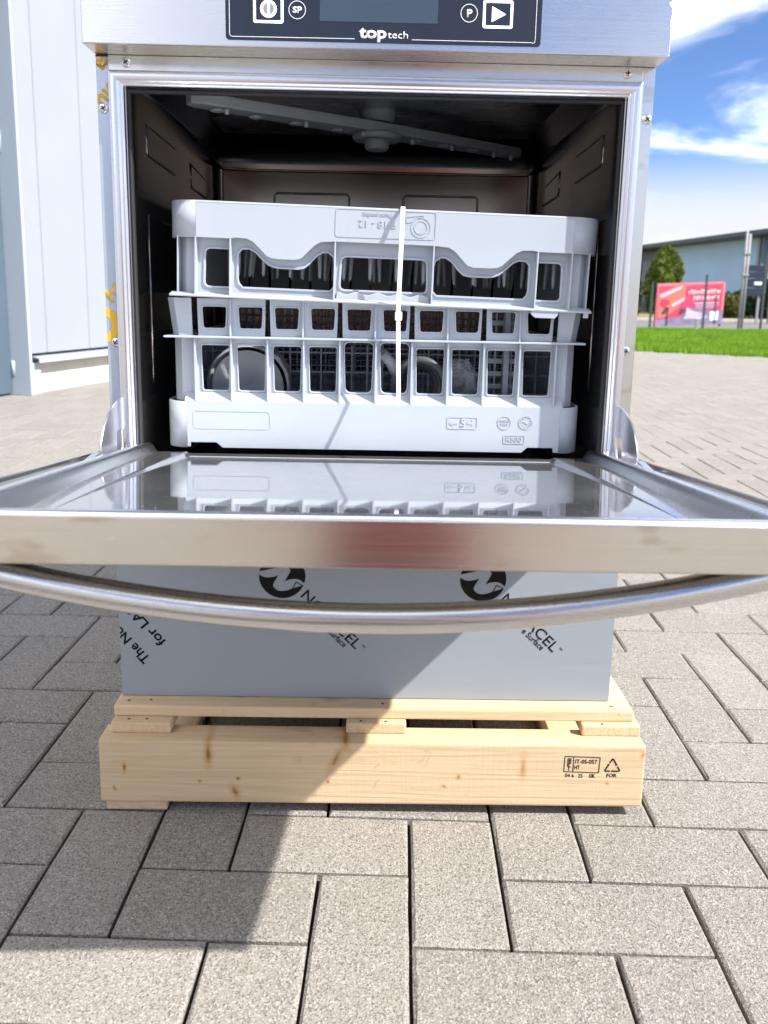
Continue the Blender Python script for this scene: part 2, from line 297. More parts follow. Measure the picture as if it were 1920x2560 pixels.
# ------------------------------------------------------------------ object helpers
def link(name, me, mat=None, parent=None, **props):
    if mat is not None and not me.materials: me.materials.append(mat if not isinstance(mat, str) else M[mat])
    o = bpy.data.objects.new(name, me); COL.objects.link(o)
    if parent is not None:
        o.parent = parent
        if parent.parent is None: o.matrix_parent_inverse = parent.matrix_basis.inverted()
    for k, v in props.items(): o[k] = v
    return o
def thing(name, label, cat, loc=(0, 0, 0), group=None):
    o = bpy.data.objects.new(name, None); COL.objects.link(o); o.location = loc; o.empty_display_size = 0.1
    o['label'] = label; o['category'] = cat
    if group: o['group'] = group
    return o
class MB:
    def __init__(s): s.v = []; s.f = []; s.sm = []
    def add(s, vs, fs, smooth=False):
        b = len(s.v); s.v += [tuple(x) for x in vs]; s.f += [tuple(i + b for i in f) for f in fs]; s.sm += [smooth] * len(fs)
    def box(s, x0, x1, y0, y1, z0, z1, T=None):
        vs = [(x, y, z) for z in (z0, z1) for y in (y0, y1) for x in (x0, x1)]
        if T: vs = [T(*q) for q in vs]
        s.add(vs, [(0, 2, 3, 1), (4, 5, 7, 6), (0, 1, 5, 4), (2, 6, 7, 3), (0, 4, 6, 2), (1, 3, 7, 5)])
    def tube(s, pts, r, n=8, closed=False, cap=True, up=None):
        pts = [Vector(p) for p in pts]; rs = r if isinstance(r, (list, tuple)) else [r] * len(pts); rings = []
        N = len(pts); prev = None
        for i, p in enumerate(pts):
            a = pts[(i - 1) % N] if (closed or i > 0) else p; b = pts[(i + 1) % N] if (closed or i < N - 1) else p
            t = (b - a).normalized()
            ref = prev if prev is not None else (Vector((0, 0, 1)) if abs(t.z) < 0.9 else Vector((1, 0, 0)))
            e1 = (ref - t * ref.dot(t)).normalized(); prev = e1; e2 = t.cross(e1)
            rings.append([p + (e1 * cos(2 * pi * k / n) + e2 * sin(2 * pi * k / n)) * rs[i] for k in range(n)])
        vs = [q for R in rings for q in R]; fs = []
        for i in range(N if closed else N - 1):
            j = (i + 1) % N
            for k in range(n): fs.append((i * n + k, i * n + (k + 1) % n, j * n + (k + 1) % n, j * n + k))
        s.add(vs, fs, True)
        if cap and not closed:
            b = len(s.v) - len(vs); s.f.append(tuple(b + k for k in reversed(range(n)))); s.sm.append(False)
            s.f.append(tuple(b + (N - 1) * n + k for k in range(n))); s.sm.append(False)
    def lathe(s, prof, c, axis=(0, 0, 1), n=24, cap=True):
        ax = Vector(axis).normalized(); e1 = ax.orthogonal().normalized(); e2 = ax.cross(e1); c = Vector(c)
        vs = [c + ax * h + (e1 * cos(2 * pi * k / n) + e2 * sin(2 * pi * k / n)) * r for r, h in prof for k in range(n)]
        fs = [(i * n + k, i * n + (k + 1) % n, (i + 1) * n + (k + 1) % n, (i + 1) * n + k) for i in range(len(prof) - 1) for k in range(n)]
        b = len(s.v); s.add(vs, fs, True)
        if cap:
            s.f.append(tuple(b + k for k in reversed(range(n)))); s.sm.append(False)
            s.f.append(tuple(b + (len(prof) - 1) * n + k for k in range(n))); s.sm.append(False)
    def prism(s, poly, fn, h0, h1):   # poly (a,b); fn(a,b,h)->xyz
        n = len(poly); vs = [fn(a, b, h0) for a, b in poly] + [fn(a, b, h1) for a, b in poly]
        s.add(vs, [tuple(range(n)), tuple(range(2 * n - 1, n - 1, -1))] + [(i, i + n, (i + 1) % n + n, (i + 1) % n) for i in range(n)])
    def mesh(s, name, bevel=0.0, seg=2, smooth_angle=None):
        me = bpy.data.meshes.new(name); me.from_pydata(s.v, [], s.f); me.polygons.foreach_set('use_smooth', s.sm); me.update()
        bm = bmesh.new(); bm.from_mesh(me); bmesh.ops.recalc_face_normals(bm, faces=bm.faces[:])
        if bevel:
            es = [e for e in bm.edges if len(e.link_faces) == 2 and e.calc_face_angle(0) > 0.5]
            bmesh.ops.bevel(bm, geom=es, offset=bevel, segments=seg, affect='EDGES', profile=0.6, clamp_overlap=True)
        bm.to_mesh(me); bm.free()
        return me
    def build(s, name, mat, parent=None, bevel=0.0, seg=2, **props):
        return link(name, s.mesh(name, bevel, seg), mat, parent, **props)
def box(name, b, mat, parent=None, bevel=0.0, T=None, seg=2, **props):
    mb = MB(); mb.box(*b, T=T); return mb.build(name, mat, parent, bevel, seg, **props)
def rrect(x0, x1, z0, z1, r=0.003, n=4):
    out = []
    for cx_, cz_, a0 in ((x1 - r, z1 - r, 0), (x0 + r, z1 - r, 90), (x0 + r, z0 + r, 180), (x1 - r, z0 + r, 270)):
        for i in range(n + 1):
            a = radians(a0 + 90 * i / n); out.append((cx_ + r * cos(a), cz_ + r * sin(a)))
    return out
def roundpoly(pts, r, n=4):
    out = []; N = len(pts)
    for i in range(N):
        p = Vector(pts[i]); a = Vector(pts[i - 1]) - p; b = Vector(pts[(i + 1) % N]) - p
        q = min(r, a.length * 0.45, b.length * 0.45); A = p + a.normalized() * q; B = p + b.normalized() * q
        for k in range(n + 1):
            t = k / n; out.append(tuple(A * (1 - t) ** 2 + p * 2 * t * (1 - t) + B * t * t))
    return out
def circ(cx_, cz_, r, n=24): return [(cx_ + r * cos(2 * pi * i / n), cz_ + r * sin(2 * pi * i / n)) for i in range(n)]
def curve_mesh(cu):
    o = bpy.data.objects.new('tmp', cu); me = bpy.data.meshes.new_from_object(o)
    bpy.data.objects.remove(o); bpy.data.curves.remove(cu); me.materials.clear(); return me
def plate_mesh(loops, thick, bevel=0.0):
    cu = bpy.data.curves.new('plate', 'CURVE'); cu.dimensions = '2D'; cu.fill_mode = 'BOTH'
    cu.extrude = max(thick / 2 - bevel, 0); cu.bevel_depth = bevel; cu.bevel_resolution = 1; cu.offset = -bevel if bevel else 0.0
    for lp in loops:
        sp = cu.splines.new('POLY'); sp.points.add(len(lp) - 1); sp.use_cyclic_u = True
        for i, q in enumerate(lp): sp.points[i].co = (q[0], q[1], 0, 1)
    return curve_mesh(cu)
def xform(me, fn):
    n = len(me.vertices); a = np.empty(n * 3); me.vertices.foreach_get('co', a); a = a.reshape(-1, 3)
    b = np.array([fn(*q) for q in a]); me.vertices.foreach_set('co', b.ravel()); me.update(); return me
def clean(me):
    bm = bmesh.new(); bm.from_mesh(me); bmesh.ops.remove_doubles(bm, verts=bm.verts[:], dist=1e-5); bmesh.ops.recalc_face_normals(bm, faces=bm.faces[:])
    bm.to_mesh(me); bm.free(); return me
def plate(name, loops, y0, thick, mat, parent=None, bevel=0.0, T=None, **props):
    """plate in the XZ plane, front face at y0, going back by thick"""
    me = plate_mesh(loops, thick, bevel)
    f = (lambda x, y, z: (x, y0 + thick / 2 - z, y))
    xform(me, (lambda x, y, z: T(*f(x, y, z))) if T else f)
    return link(name, clean(me), mat, parent, **props)
def text_mesh(body, cap, width=None, bold=0.0, extrude=0.0002, flip=False):
    """text mesh in XY, baseline origin at left, cap height and width fitted"""
    def mk(s, off):
        cu = bpy.data.curves.new('t', 'FONT'); cu.body = s; cu.size = 1.0; cu.extrude = 0.0; cu.offset = off; cu.resolution_u = 3
        return curve_mesh(cu)
    mh = mk('H', 0.0); h = max(v.co.y for v in mh.vertices); bpy.data.meshes.remove(mh)
    me = mk(body, bold)
    xs = [v.co.x for v in me.vertices]; x0, x1 = min(xs), max(xs); k = cap / h; kx = (width / (x1 - x0)) if width else k
    bm = bmesh.new(); bm.from_mesh(me)
    if extrude:
        r = bmesh.ops.extrude_face_region(bm, geom=bm.faces[:])
        for g in r['geom']:
            if isinstance(g, bmesh.types.BMVert): g.co.z += extrude
    for v in bm.verts: v.co.x = (v.co.x - x0) * kx; v.co.y *= k
    bmesh.ops.recalc_face_normals(bm, faces=bm.faces[:]); bm.to_mesh(me); bm.free()
    return me
def text(name, body, x, z, y, cap, mat, parent, width=None, ang=0.0, bold=0.0, extrude=0.0002, T=None, **props):
    """lettering facing -Y standing proud of plane y"""
    me = text_mesh(body, cap, width, bold, extrude); c, s = cos(ang), sin(ang)
    f = lambda a, b, h: (x + a * c - b * s, y - h, z + a * s + b * c)
    xform(me, (lambda a, b, h: T(*f(a, b, h))) if T else f)
    return link(name, me, mat, parent, **props)
def clip(me, co, no):
    bm = bmesh.new(); bm.from_mesh(me)
    bmesh.ops.bisect_plane(bm, geom=bm.verts[:] + bm.edges[:] + bm.faces[:], plane_co=co, plane_no=no, clear_outer=True)
    bm.to_mesh(me); bm.free(); return me
def sweep_rect(mb, x0, x1, z0, z1, prof, fn, closed=True, r=0.0, n=5):
    """sweep a profile [(inset, height)] round a rectangle (rounded by r); fn(a,b,h)->xyz"""
    rings = []
    for d, h in prof:
        rr_ = max(r - d, 0.0005) if r else 0.0005
        lp = rrect(x0 + d, x1 - d, z0 + d, z1 - d, rr_, n); rings.append([fn(a, b, h) for a, b in lp])
    m_ = len(rings[0]); vs = [q for R in rings for q in R]; fs = []
    for i in range(len(rings) - 1):
        for k in range(m_): fs.append((i * m_ + k, i * m_ + (k + 1) % m_, (i + 1) * m_ + (k + 1) % m_, (i + 1) * m_ + k))
    mb.add(vs, fs, True)
    return rings

# ================================================================== GROUND AND SETTING
GX, GY, GT, GS = 0.0469, -0.2544, -0.03113, 0.0971
def grid(a, b, z=0.0):
    return (GX + GS * (a * cos(GT) - b * sin(GT)), GY + GS * (a * sin(GT) + b * cos(GT)), z)
mb = MB(); mb.add([(-300, -300, -0.06), (300, -300, -0.06), (300, 300, -0.06), (-300, 300, -0.06)], [(0, 1, 2, 3)])
mb.build('ground', 'field', kind='structure')
mb = MB(); mb.add([(-7, -7, -0.014), (3.6, -7, -0.014), (12.8, 3.86, -0.014), (1.55, 10.28, -0.014), (-4.0, 13.8, -0.014), (-7, 13.8, -0.014)], [(0, 1, 2, 3, 4, 5)])
pav = mb.build('pavement', 'joint', kind='structure')
E0, E1 = Vector((3.2326, 9.2882)), Vector((4.5848, 8.5396))    # pavement edge against the lawn
en = Vector((E1.y - E0.y, -(E1.x - E0.x))).normalized()
if en.y < 0: en = -en
def on_pave(x, y): return (Vector((x, y)) - E0).dot(en) < -0.08 and -6.6 < x < 7.5 and -6.9 < y < 12.5
def on_building(x, y):   # under the white hall on the left
    return (x + 2.0008) * 0.9675 - (y - 3.9295) * 0.2529 < -0.10
def stone_mesh(seed, lx, ly, g=0.0018, ch=0.0032, jt=0.0009):
    r_ = random.Random(seed); x0, x1, y0, y1 = -lx / 2 + g, lx / 2 - g, -ly / 2 + g, ly / 2 - g
    nx, ny = (4, 2) if lx > ly else (2, 4)
    def per(ins, jit, z):
        pts = []
        for i in range(nx): pts.append((x0 + ins + (x1 - x0 - 2 * ins) * i / nx, y0 + ins))
        for i in range(ny): pts.append((x1 - ins, y0 + ins + (y1 - y0 - 2 * ins) * i / ny))
        for i in range(nx): pts.append((x1 - ins - (x1 - x0 - 2 * ins) * i / nx, y1 - ins))
        for i in range(ny): pts.append((x0 + ins, y1 - ins - (y1 - y0 - 2 * ins) * i / ny))
        return [(a + r_.uniform(-jit, jit), b + r_.uniform(-jit, jit), z) for a, b in pts]
    top = per(ch, jt, 0); mid = per(0.0, jt * 0.6, -0.75 * ch); bot = per(0.0005, 0, -0.013); n = len(top)
    mbs = MB(); mbs.add(top + mid + bot, [tuple(range(n))] + [(i + n * k, i + n * (k + 1), (i + 1) % n + n * (k + 1), (i + 1) % n + n * k) for k in (0, 1) for i in range(n)])
    me = mbs.mesh('paver'); me.materials.append(M['paver']); return me
HM = [stone_mesh(10 + i, 2 * GS, GS) for i in range(6)]; VM = [stone_mesh(30 + i, GS, 2 * GS) for i in range(6)]
HF = [stone_mesh(50 + i, 2 * GS, GS, 0.0004, 0.0018, 0.0004) for i in range(4)]; VF = [stone_mesh(60 + i, GS, 2 * GS, 0.0004, 0.0018, 0.0004) for i in range(4)]
cells = []
for b in range(-70, 132):
    for a in range(-72, 80):
        k = (a - b) % 4
        if k == 1: c = grid(a + 1, b + 0.5); h = True
        elif k == 0: c = grid(a + 0.5, b + 1); h = False
        else: continue
        if not on_pave(c[0], c[1]) or on_building(c[0], c[1]): continue
        if c[1] < -0.93: area = 0
        else:
            p = px(c)
            if p[2] < 0.05 or not (-60 < p[0] < 1980 and -60 < p[1] < 2660): area = 0
            else: area = max(0.0, (c[1] + 0.93)) and 1.0 / (p[2] ** 3)
            if -0.29 < c[0] < 0.31 and -0.0 < c[1] < 1.6: area = 0   # hidden behind the machine and its pallet
        cells.append((area, c, h))
cells.sort(key=lambda q: -q[0])
RZ = Matrix.Rotation(GT, 4, 'Z')
for area, c, h in cells[:300]:
    o = bpy.data.objects.new('paver', rnd.choice(HM if h else VM)); COL.objects.link(o); o.parent = pav
    o.location = (c[0], c[1], rnd.uniform(-0.0009, 0.0004)); o.rotation_euler = (rnd.gauss(0, 0.003), rnd.gauss(0, 0.003), GT + rnd.gauss(0, 0.0025))
V, F, nv = [], [], 0
for area, c, h in cells[300:]:
    me = rnd.choice((HM if h else VM) if -1.2 < c[1] < 1.4 else (HF if h else VF)); co = np.empty(len(me.vertices) * 3); me.vertices.foreach_get('co', co); co = co.reshape(-1, 3)
    R2 = np.array([[cos(GT), -sin(GT), 0], [sin(GT), cos(GT), 0], [0, 0, 1]]); co = co @ R2.T + np.array([c[0], c[1], rnd.uniform(-0.001, 0.0004)])
    V.append(co); F += [tuple(i + nv for i in p.vertices) for p in me.polygons]; nv += len(co)
me = bpy.data.meshes.new('paver'); me.from_pydata(np.concatenate(V).tolist(), [], F); me.update()
link('paver', me, 'paver', pav, kind='stuff')

# lawn, road, verge on the right
mb = MB(); e = (E1 - E0).normalized()
A_ = E0 - e * 4.0; B_ = E0 + e * 16.0
mb.add([(A_.x, A_.y, -0.012), (B_.x, B_.y, -0.012), (26, 14.5, -0.012), (26, 20.6, -0.012), (-2, 16.2, -0.012)], [(0, 1, 2, 3, 4)])
mb.build('lawn', 'soil', kind='structure')
N = 70000; g = np.random.default_rng(3)
V, F = [], []
cnt = 0
Q = g.random((260000, 5)); P = np.stack([1.5 + 9.5 * Q[:, 0], 7.2 + 11.3 * Q[:, 1]], 1)
ok = ((P - np.array(E0)) @ np.array(en) > 0.0) & (P[:, 1] < 17.25 + (P[:, 0] - 5.77) * 0.157) & (P[:, 0] / (P[:, 1] + 0.93) > 0.26) & (P[:, 0] / (P[:, 1] + 0.93) < 0.56)
P = P[ok][:N]; Q = Q[ok][:N]
for (x, y), q in zip(P, Q):
    a = q[2] * 6.283; w = 0.006 + 0.004 * q[3]; hgt = 0.035 + 0.04 * q[4]; dx, dy = cos(a) * w, sin(a) * w; b = len(V)
    V += [(x - dx, y - dy, -0.012), (x + dx, y + dy, -0.012), (x + dy * 3 * (q[3] - .5) * 2, y - dx * 3 * (q[4] - .5) * 2, hgt)]; F.append((b, b + 1, b + 2))
me = bpy.data.meshes.new('grass'); me.from_pydata(V, [], F); me.update(); link('grass', me, 'blade', kind='stuff')
mb = MB(); mb.add([(-2, 16.3, -0.03), (40, 22.9, -0.03), (40, 31, -0.03), (-2, 25.0, -0.03)], [(0, 1, 2, 3)]); mb.build('road', 'asphalt', kind='structure')
mb = MB(); mb.box(-2, 40, 0, 0.25, -0.03, 0.09)
me = mb.mesh('kerb', 0.02); xform(me, lambda x, y, z: (x, y + 24.6 + (x + 2) * 0.143, z)); link('kerb', me, 'kerb', kind='structure')
mb = MB(); mb.add([(-2, 24.8, 0.06), (40, 30.8, 0.06), (40, 60, 0.06), (-2, 60, 0.06)], [(0, 1, 2, 3)]); mb.build('verge', 'drygrass', kind='structure')

# ------------------------------------------------------------------ vegetation
def crown(cx_, cy_, z0, z1, rad, n, shape, size, seed):
    g = np.random.default_rng(seed); V = []; F = []
    for i in range(n):
        t = g.random(); a = g.random() * 6.283; rr_ = rad * shape(t) * (0.35 + 0.65 * sqrt(g.random())) * (0.85 + 0.3 * sin(3 * a + seed + 6 * t))
        c = np.array([cx_ + rr_ * cos(a), cy_ + rr_ * sin(a), z0 + (z1 - z0) * t]); d = g.normal(size=3); d /= np.linalg.norm(d)
        u = np.cross(d, g.normal(size=3)); u /= np.linalg.norm(u); s = size * (0.6 + 0.8 * g.random()); b = len(V)
        V += [tuple(c - d * s * 0.5 - u * s * .25), tuple(c - u * s * .1 + d * s * .1 + (0, 0, .1 * s)), tuple(c + d * s * 0.6), tuple(c + u * s * .35)]
        F += [(b, b + 1, b + 2, b + 3)]
    me = bpy.data.meshes.new('crown'); me.from_pydata(V, [], F); me.update(); return me
def plant(kind, label, cat, x, y, h, rad, mat, n, shape, size, seed, group=None, zb=0.05, trunk_r=0.06):
    t = thing(kind, label, cat, (x, y, zb), group)
    link('crown', crown(x, y, zb + h * 0.06, zb + h, rad, n, shape, size, seed), mat, t)
    b = MB(); b.tube([(x, y, zb - 0.1), (x + 0.02, y, zb + h * 0.3), (x, y, zb + h * 0.75)], [trunk_r, trunk_r * 0.75, trunk_r * 0.25], 7)
    for k in range(5):
        a = k * 1.3 + seed; z = zb + h * (0.2 + 0.1 * k); b.tube([(x, y, z), (x + cos(a) * rad * 0.7, y + sin(a) * rad * 0.7, z + h * 0.12)], [trunk_r * 0.4, trunk_r * 0.1], 5)
    b.build('trunk', 'bark', t); return t
cone = lambda t: (1 - t) ** 0.55 * (0.75 + 0.5 * min(t * 5, 0.5))
dome = lambda t: min(1.0, (1 - t) * 3.2) ** 0.6 * (0.72 + 0.3 * min(1, t * 3))
ball = lambda t: max(0.05, sqrt(max(0.0, 1 - (2 * t - 0.9) ** 2)))
plant('conifer_tree', 'yellow green conifer behind the left end of the red banner', 'tree', 9.93, 27.6, 2.45, 0.60, 'leaf_thuja', 6000, dome, 0.13, 4)
plant('conifer_tree', 'very dark conifer standing close against the machine edge behind the fence', 'tree', 9.0, 28.6, 1.95, 0.62, 'leaf_dark', 3600, cone, 0.15, 5)
shr = [(11.2, 29.0, 1.0, 0.5, 'leaf_dark', 'dark green shrub in front of the light blue wall, left of the banner post top'),
       (12.0, 29.6, 1.15, 0.55, 'leaf_dark', 'dark green shrub showing above the top edge of the banner'),
       (12.95, 29.4, 0.95, 0.6, 'leaf_olive', 'olive shrub just right of the banner in front of the blue wall'),
       (13.7, 30.0, 1.05, 0.6, 'leaf_dark', 'dark shrub behind the tall grey double pole'),
       (14.6, 30.0, 0.9, 0.65, 'leaf_dark', 'dark shrub behind the legs of the navy sign board'),
       (15.4, 30.3, 1.0, 0.6, 'leaf_dark', 'dark shrub beneath the dark glazing at the right picture edge'),
       (8.6, 27.4, 0.8, 0.45, 'leaf_olive', 'olive shrub at the foot of the dark conifer by the machine edge')]
for i, (x, y, h, r_, mt_, lab) in enumerate(shr):
    plant('shrub', lab, 'shrub', x, y, h, r_, mt_, 1500, ball, 0.13, 20 + i, 'shrubs along the verge', trunk_r=0.03)

# ------------------------------------------------------------------ blue hall on the right
b1 = thing('hall_building', 'low blue hall with dark flat roof beyond the road on the right', 'building', (17, 38, 0))
ev = [Vector((14.05, 46.5)), Vector((16.4, 28.5))]; ed = (ev[1] - ev[0]).normalized(); eno = Vector((-ed.y, ed.x))
if eno.x < 0: eno = -eno       # points into the building (+x)
L_ = (ev[1] - ev[0]).length
def HB(s, d, z): q = ev[0] + ed * s + eno * d; return (q.x, q.y, z)
def sy(y): return (46.5 - y) / 18.0 * L_
box('roof', (-6, L_ + 2, -0.05, 14, 3.42, 3.62), 'fascia', b1, 0.02, T=HB)
box('soffit', (-6, L_ + 2, 0.1, 13.9, 3.38, 3.42), 'fascia', b1, 0, T=HB)
box('wall', (sy(42.0), sy(34.3), 0.75, 13, 0, 3.38), 'bluewall', b1, 0, T=HB)
box('wall', (sy(42.0) - 9, sy(42.0), 1.0, 13, 0, 3.38), 'fascia', b1, 0, T=HB)
box('wall', (sy(34.3), L_ + 1.5, 1.1, 13, 0, 3.38), 'fascia', b1, 0, T=HB)
def windows(s0, s1, n, d, z0, z1):
    w = (s1 - s0) / n
    for i in range(n):
        a = s0 + w * i; f = MB()
        for bx in ((a + .02, a + w - .02, z0, z0 + .07), (a + .02, a + w - .02, z1 - .07, z1), (a + .02, a + .09, z0 + .07, z1 - .07), (a + w - .09, a + w - .02, z0 + .07, z1 - .07)):
            f.box(bx[0], bx[1], d - 0.08, d - 0.005, bx[2], bx[3], T=HB)
        fr = f.build('window', 'fascia', b1); box('pane', (a + .09, a + w - .09, d - 0.045, d - 0.03, z0 + .07, z1 - .07), 'darkglass', fr, T=HB)
windows(sy(34.2), L_ + 1.4, 3, 1.1, 0.5, 3.0); windows(sy(42.0) - 4.2, sy(42.1), 3, 1.0, 0.5, 2.9)
box('downpipe', (sy(34.5), sy(34.35), 0.62, 0.72, 0.1, 3.38), 'galv', b1, 0.02, T=HB)

# ------------------------------------------------------------------ banner, posts, poles, signs
BL, BRt = Vector((6.5257, 18.2029, 0)), Vector((8.3593, 18.8286, 0)); bd = (BRt - BL).normalized(); bn = Vector((bd.y, -bd.x, 0)); BW = (BRt - BL).length; BH = 0.99
def BT(x, y, z): q = BL + bd * x - bn * y; return (q.x, q.y, z + 0.035 + x * 0.045)
ban = thing('banner', 'red and violet advertising banner standing on the grass at the right', 'banner', tuple(BL))
box('panel', (0, BW, 0.0, 0.03, 0, BH), 'redb', ban, 0.004, T=BT)
def bpl(name, pts, mat, k): return plate(name, [pts], -0.0035 - 0.0035 * k, 0.0025, mat, ban, T=BT)
bpl('border', [(0, BH), (0, 0), (0.03, 0), (0.03, BH - .07), (BW - .07, BH - .05), (BW - .07, .33), (BW, .3), (BW, BH)], 'pinkb', 0)
bpl('picture', [(0.03, 0.0), (BW - 0.0, 0.0), (BW - 0.0, 0.31), (1.2, 0.36), (0.95, 0.40), (0.7, 0.2), (0.03, 0.16)], 'violetb', 1)
bpl('picture', [(0.03, 0.75), (0.66, 0.98), (0.80, 0.97), (0.78, 0.62), (0.62, 0.42), (0.3, 0.22), (0.05, 0.18)], 'orangeb', 2)
bpl('picture', [(0.05, 0.72), (0.70, 0.93), (0.66, 0.85), (0.12, 0.66)], 'lilacb', 3)
bpl('picture', [(0.08, 0.52), (0.12, 0.62), (0.33, 0.63), (0.36, 0.52), (0.2, 0.42)], 'brightred', 4)
bpl('picture', [(0.14, 0.30), (0.26, 0.46), (0.34, 0.42), (0.24, 0.28)], 'darkb', 5)
bpl('picture', [(0.40, 0.50), (0.78, 0.66), (0.76, 0.58), (0.44, 0.44)], 'lilacb', 5)
bpl('picture', [(0.66, 0.28), (0.72, 0.40), (0.80, 0.40), (0.78, 0.30)], 'darkb', 5)
bpl('picture', [(0.82, 0.22), (0.86, 0.42), (1.0, 0.34), (1.4, 0.24), (0.95, 0.2)], 'lilacb', 4)
mb = MB(); r2_ = random.Random(5)
for (x0, x1, z0, hh) in ((0.88, 1.80, 0.72, 0.10), (1.03, 1.80, 0.58, 0.095)):     # the photo's two rows of lettering are blurred beyond reading: bare strokes
    x = x0
    while x < x1:
        w = r2_.choice((0.022, 0.03, 0.04)); q = hh * r2_.choice((1, 0.72, 0.72, 1))
        mb.box(x, x + 0.011, -0.012, -0.009, z0, z0 + q, T=BT); mb.box(x + 0.0115, x + w, -0.012, -0.009, z0 + q - 0.02, z0 + q, T=BT)
        x += w + r2_.choice((0.01, 0.012, 0.03))
mb.build('lettering', 'white', ban); mb = MB()
for (x0, x1, z0, hh) in ((1.06, 1.78, 0.49, 0.03), (1.10, 1.78, 0.435, 0.025), (1.10, 1.7, 0.385, 0.02), (0.8, 1.45, 0.15, 0.06)): mb.box(x0, x1, -0.012, -0.009, z0, z0 + hh, T=BT)
mb.build('small_print', 'lilacb', ban)
box('white_patch', (1.55, 1.78, -0.016, -0.012, 0.09, 0.30), 'white', ban, T=BT)
for x in (0.03, BW - 0.03): box('leg', (x - .02, x + .02, 0.031, 0.065, -0.06, BH + .01), 'post', ban, T=BT)
for i, (x, y, h, lab) in enumerate(((6.2762, 17.8078, 1.02, 'dark steel fence post at the left end of the red banner'), (7.55, 17.95, 1.22, 'dark steel fence post crossing in front of the red banner'),
                       (9.05, 18.3, 1.75, 'dark tall steel post right of the navy sign board'), (9.5, 18.5, 1.2, 'dark steel post at the right picture edge'))):
    t = thing('fence_post', lab, 'post', (x, y, 0), 'dark posts along the lawn edge')
    box('shaft', (x - .022, x + .022, y - .022, y + .022, -0.02, h), 'post', t, 0.005); box('cap', (x - .026, x + .026, y - .026, y + .026, h, h + .02), 'post', t, 0.004)
t = thing('marker_post', 'short white marker post in the grass before the red banner', 'post', (7.0, 16.9, 0))
box('shaft', (6.965, 7.035, 16.88, 16.92, -0.02, 0.26), 'galv', t, 0.01); box('cap', (6.96, 7.04, 16.875, 16.925, 0.26, 0.28), 'white', t, 0.006)
pl = thing('double_pole', 'tall pale double pole reaching the roof line right of the banner', 'pole', (8.77, 18.75, 0))
for dx in (0.0, 0.075):
    b = MB(); b.tube([(8.73 + dx, 18.75, -0.02), (8.73 + dx, 18.75, 2.30 - dx)], 0.03, 10); b.build('pole', 'galv', pl)
box('clamp', (8.68, 8.85, 18.70, 18.80, 1.25, 1.3), 'galv', pl, 0.005); box('clamp', (8.68, 8.85, 18.70, 18.80, 1.75, 1.79), 'galv', pl, 0.005)
sg = thing('sign_board', 'dark navy sign board with stacked strips on two pale legs', 'sign', (12.1, 25.6, 0))
for x in (11.87, 12.33): box('leg', (x - .035, x + .035, 25.57, 25.63, -0.02, 1.85), 'galv', sg, 0.006)
for i, z in enumerate((0.86, 1.12, 1.42, 1.62)):
    box('strip', (11.78, 12.46, 25.535, 25.568, z, z + (0.24, 0.28, 0.18, 0.2)[i]), 'signdark', sg, 0.005)
box('white_patch', (12.12, 12.36, 25.530, 25.534, 1.2, 1.3), 'white', sg)
rs = thing('road_sign', 'slim post with two small white road signs at the right edge', 'sign', (12.75, 25.7, 0))
b = MB(); b.tube([(12.75, 25.72, -.02), (12.75, 25.72, 1.95)], 0.03, 8); b.build('pole', 'galv', rs)
for z in (1.8, 1.52):
    q = box('plate', (12.6, 12.9, 25.66, 25.68, z - .12, z + .12), 'white', rs, 0.004)
    d = MB(); d.lathe([(0.085, 0), (0.085, 0.004)], (12.75, 25.655, z), (0, 1, 0), 18); d.build('red_disc', 'brightred', q)
    d = MB(); d.lathe([(0.06, 0), (0.06, 0.003)], (12.75, 25.651, z), (0, 1, 0), 18); d.build('white_disc', 'white', q)

# ------------------------------------------------------------------ white hall on the left
A0 = Vector((-2.0008, 3.9295)); tw = Vector((0.2529, 0.9675)).normalized(); nw = Vector((tw.y, -tw.x))
def WT(s, d, z): q = A0 + tw * s + nw * d; return (q.x, q.y, z)      # s along the wall, d out of it
wh = thing('white_hall', 'white panelled hall with cream plinth left of the dishwasher', 'building', (-2.4, 5, 0))
box('plinth', (0.0, 8.5, -0.3, 0.0, 0, 0.185), 'plinth', wh, 0.003, T=WT)
s = -0.06; i = 0; edges = [-0.10, 0.045, 0.475]
while edges[-1] < 8.3: edges.append(edges[-1] + 0.43)
for a, c in zip(edges[:-1], edges[1:]):
    mb = MB(); mb.prism([(a + .0004, 0.035), (a + .006, 0.045), (c - .006, 0.045), (c - .0004, 0.035), (c - .0004, -0.05), (a + .0004, -0.05)], lambda p_, q_, h: WT(p_, q_, h), 0.243, 5.2)
    mb.build('wall_panel', 'wallpanel', wh)
box('wall_core', (-0.10, 8.5, -0.4, -0.05, 0.186, 5.2), 'metalgrey', wh, T=WT)
fl = MB(); fl.prism([(-0.06, 0.242), (0.075, 0.215), (0.075, 0.188), (0.068, 0.188), (0.068, 0.21), (-0.06, 0.235)], lambda p_, q_, h: WT(h, p_, q_), -0.07, 8.5); fl.build('drip_flashing', 'metalgrey', wh)
box('door_reveal', (-0.10, -0.004, -0.2, 0.03, 0.0, 0.187), 'metalgrey', wh, 0.004, T=WT)
box('door_reveal', (-0.125, -0.102, -0.2, 0.05, 0.0, 2.3), 'metalgrey', wh, 0.004, T=WT)
dr = box('door', (-1.25, -0.128, -0.12, -0.075, 0.012, 2.25), 'bluegrey', wh, 0.004, T=WT)
b = MB(); b.tube([WT(-0.122, -0.065, 0.11), WT(-0.122, -0.065, 0.2)], 0.012, 10); b.build('hinge', 'metalgrey', dr)
b = MB(); b.tube([WT(-0.122, -0.065, 1.35), WT(-0.122, -0.065, 1.47)], 0.012, 10); b.build('hinge', 'metalgrey', dr)
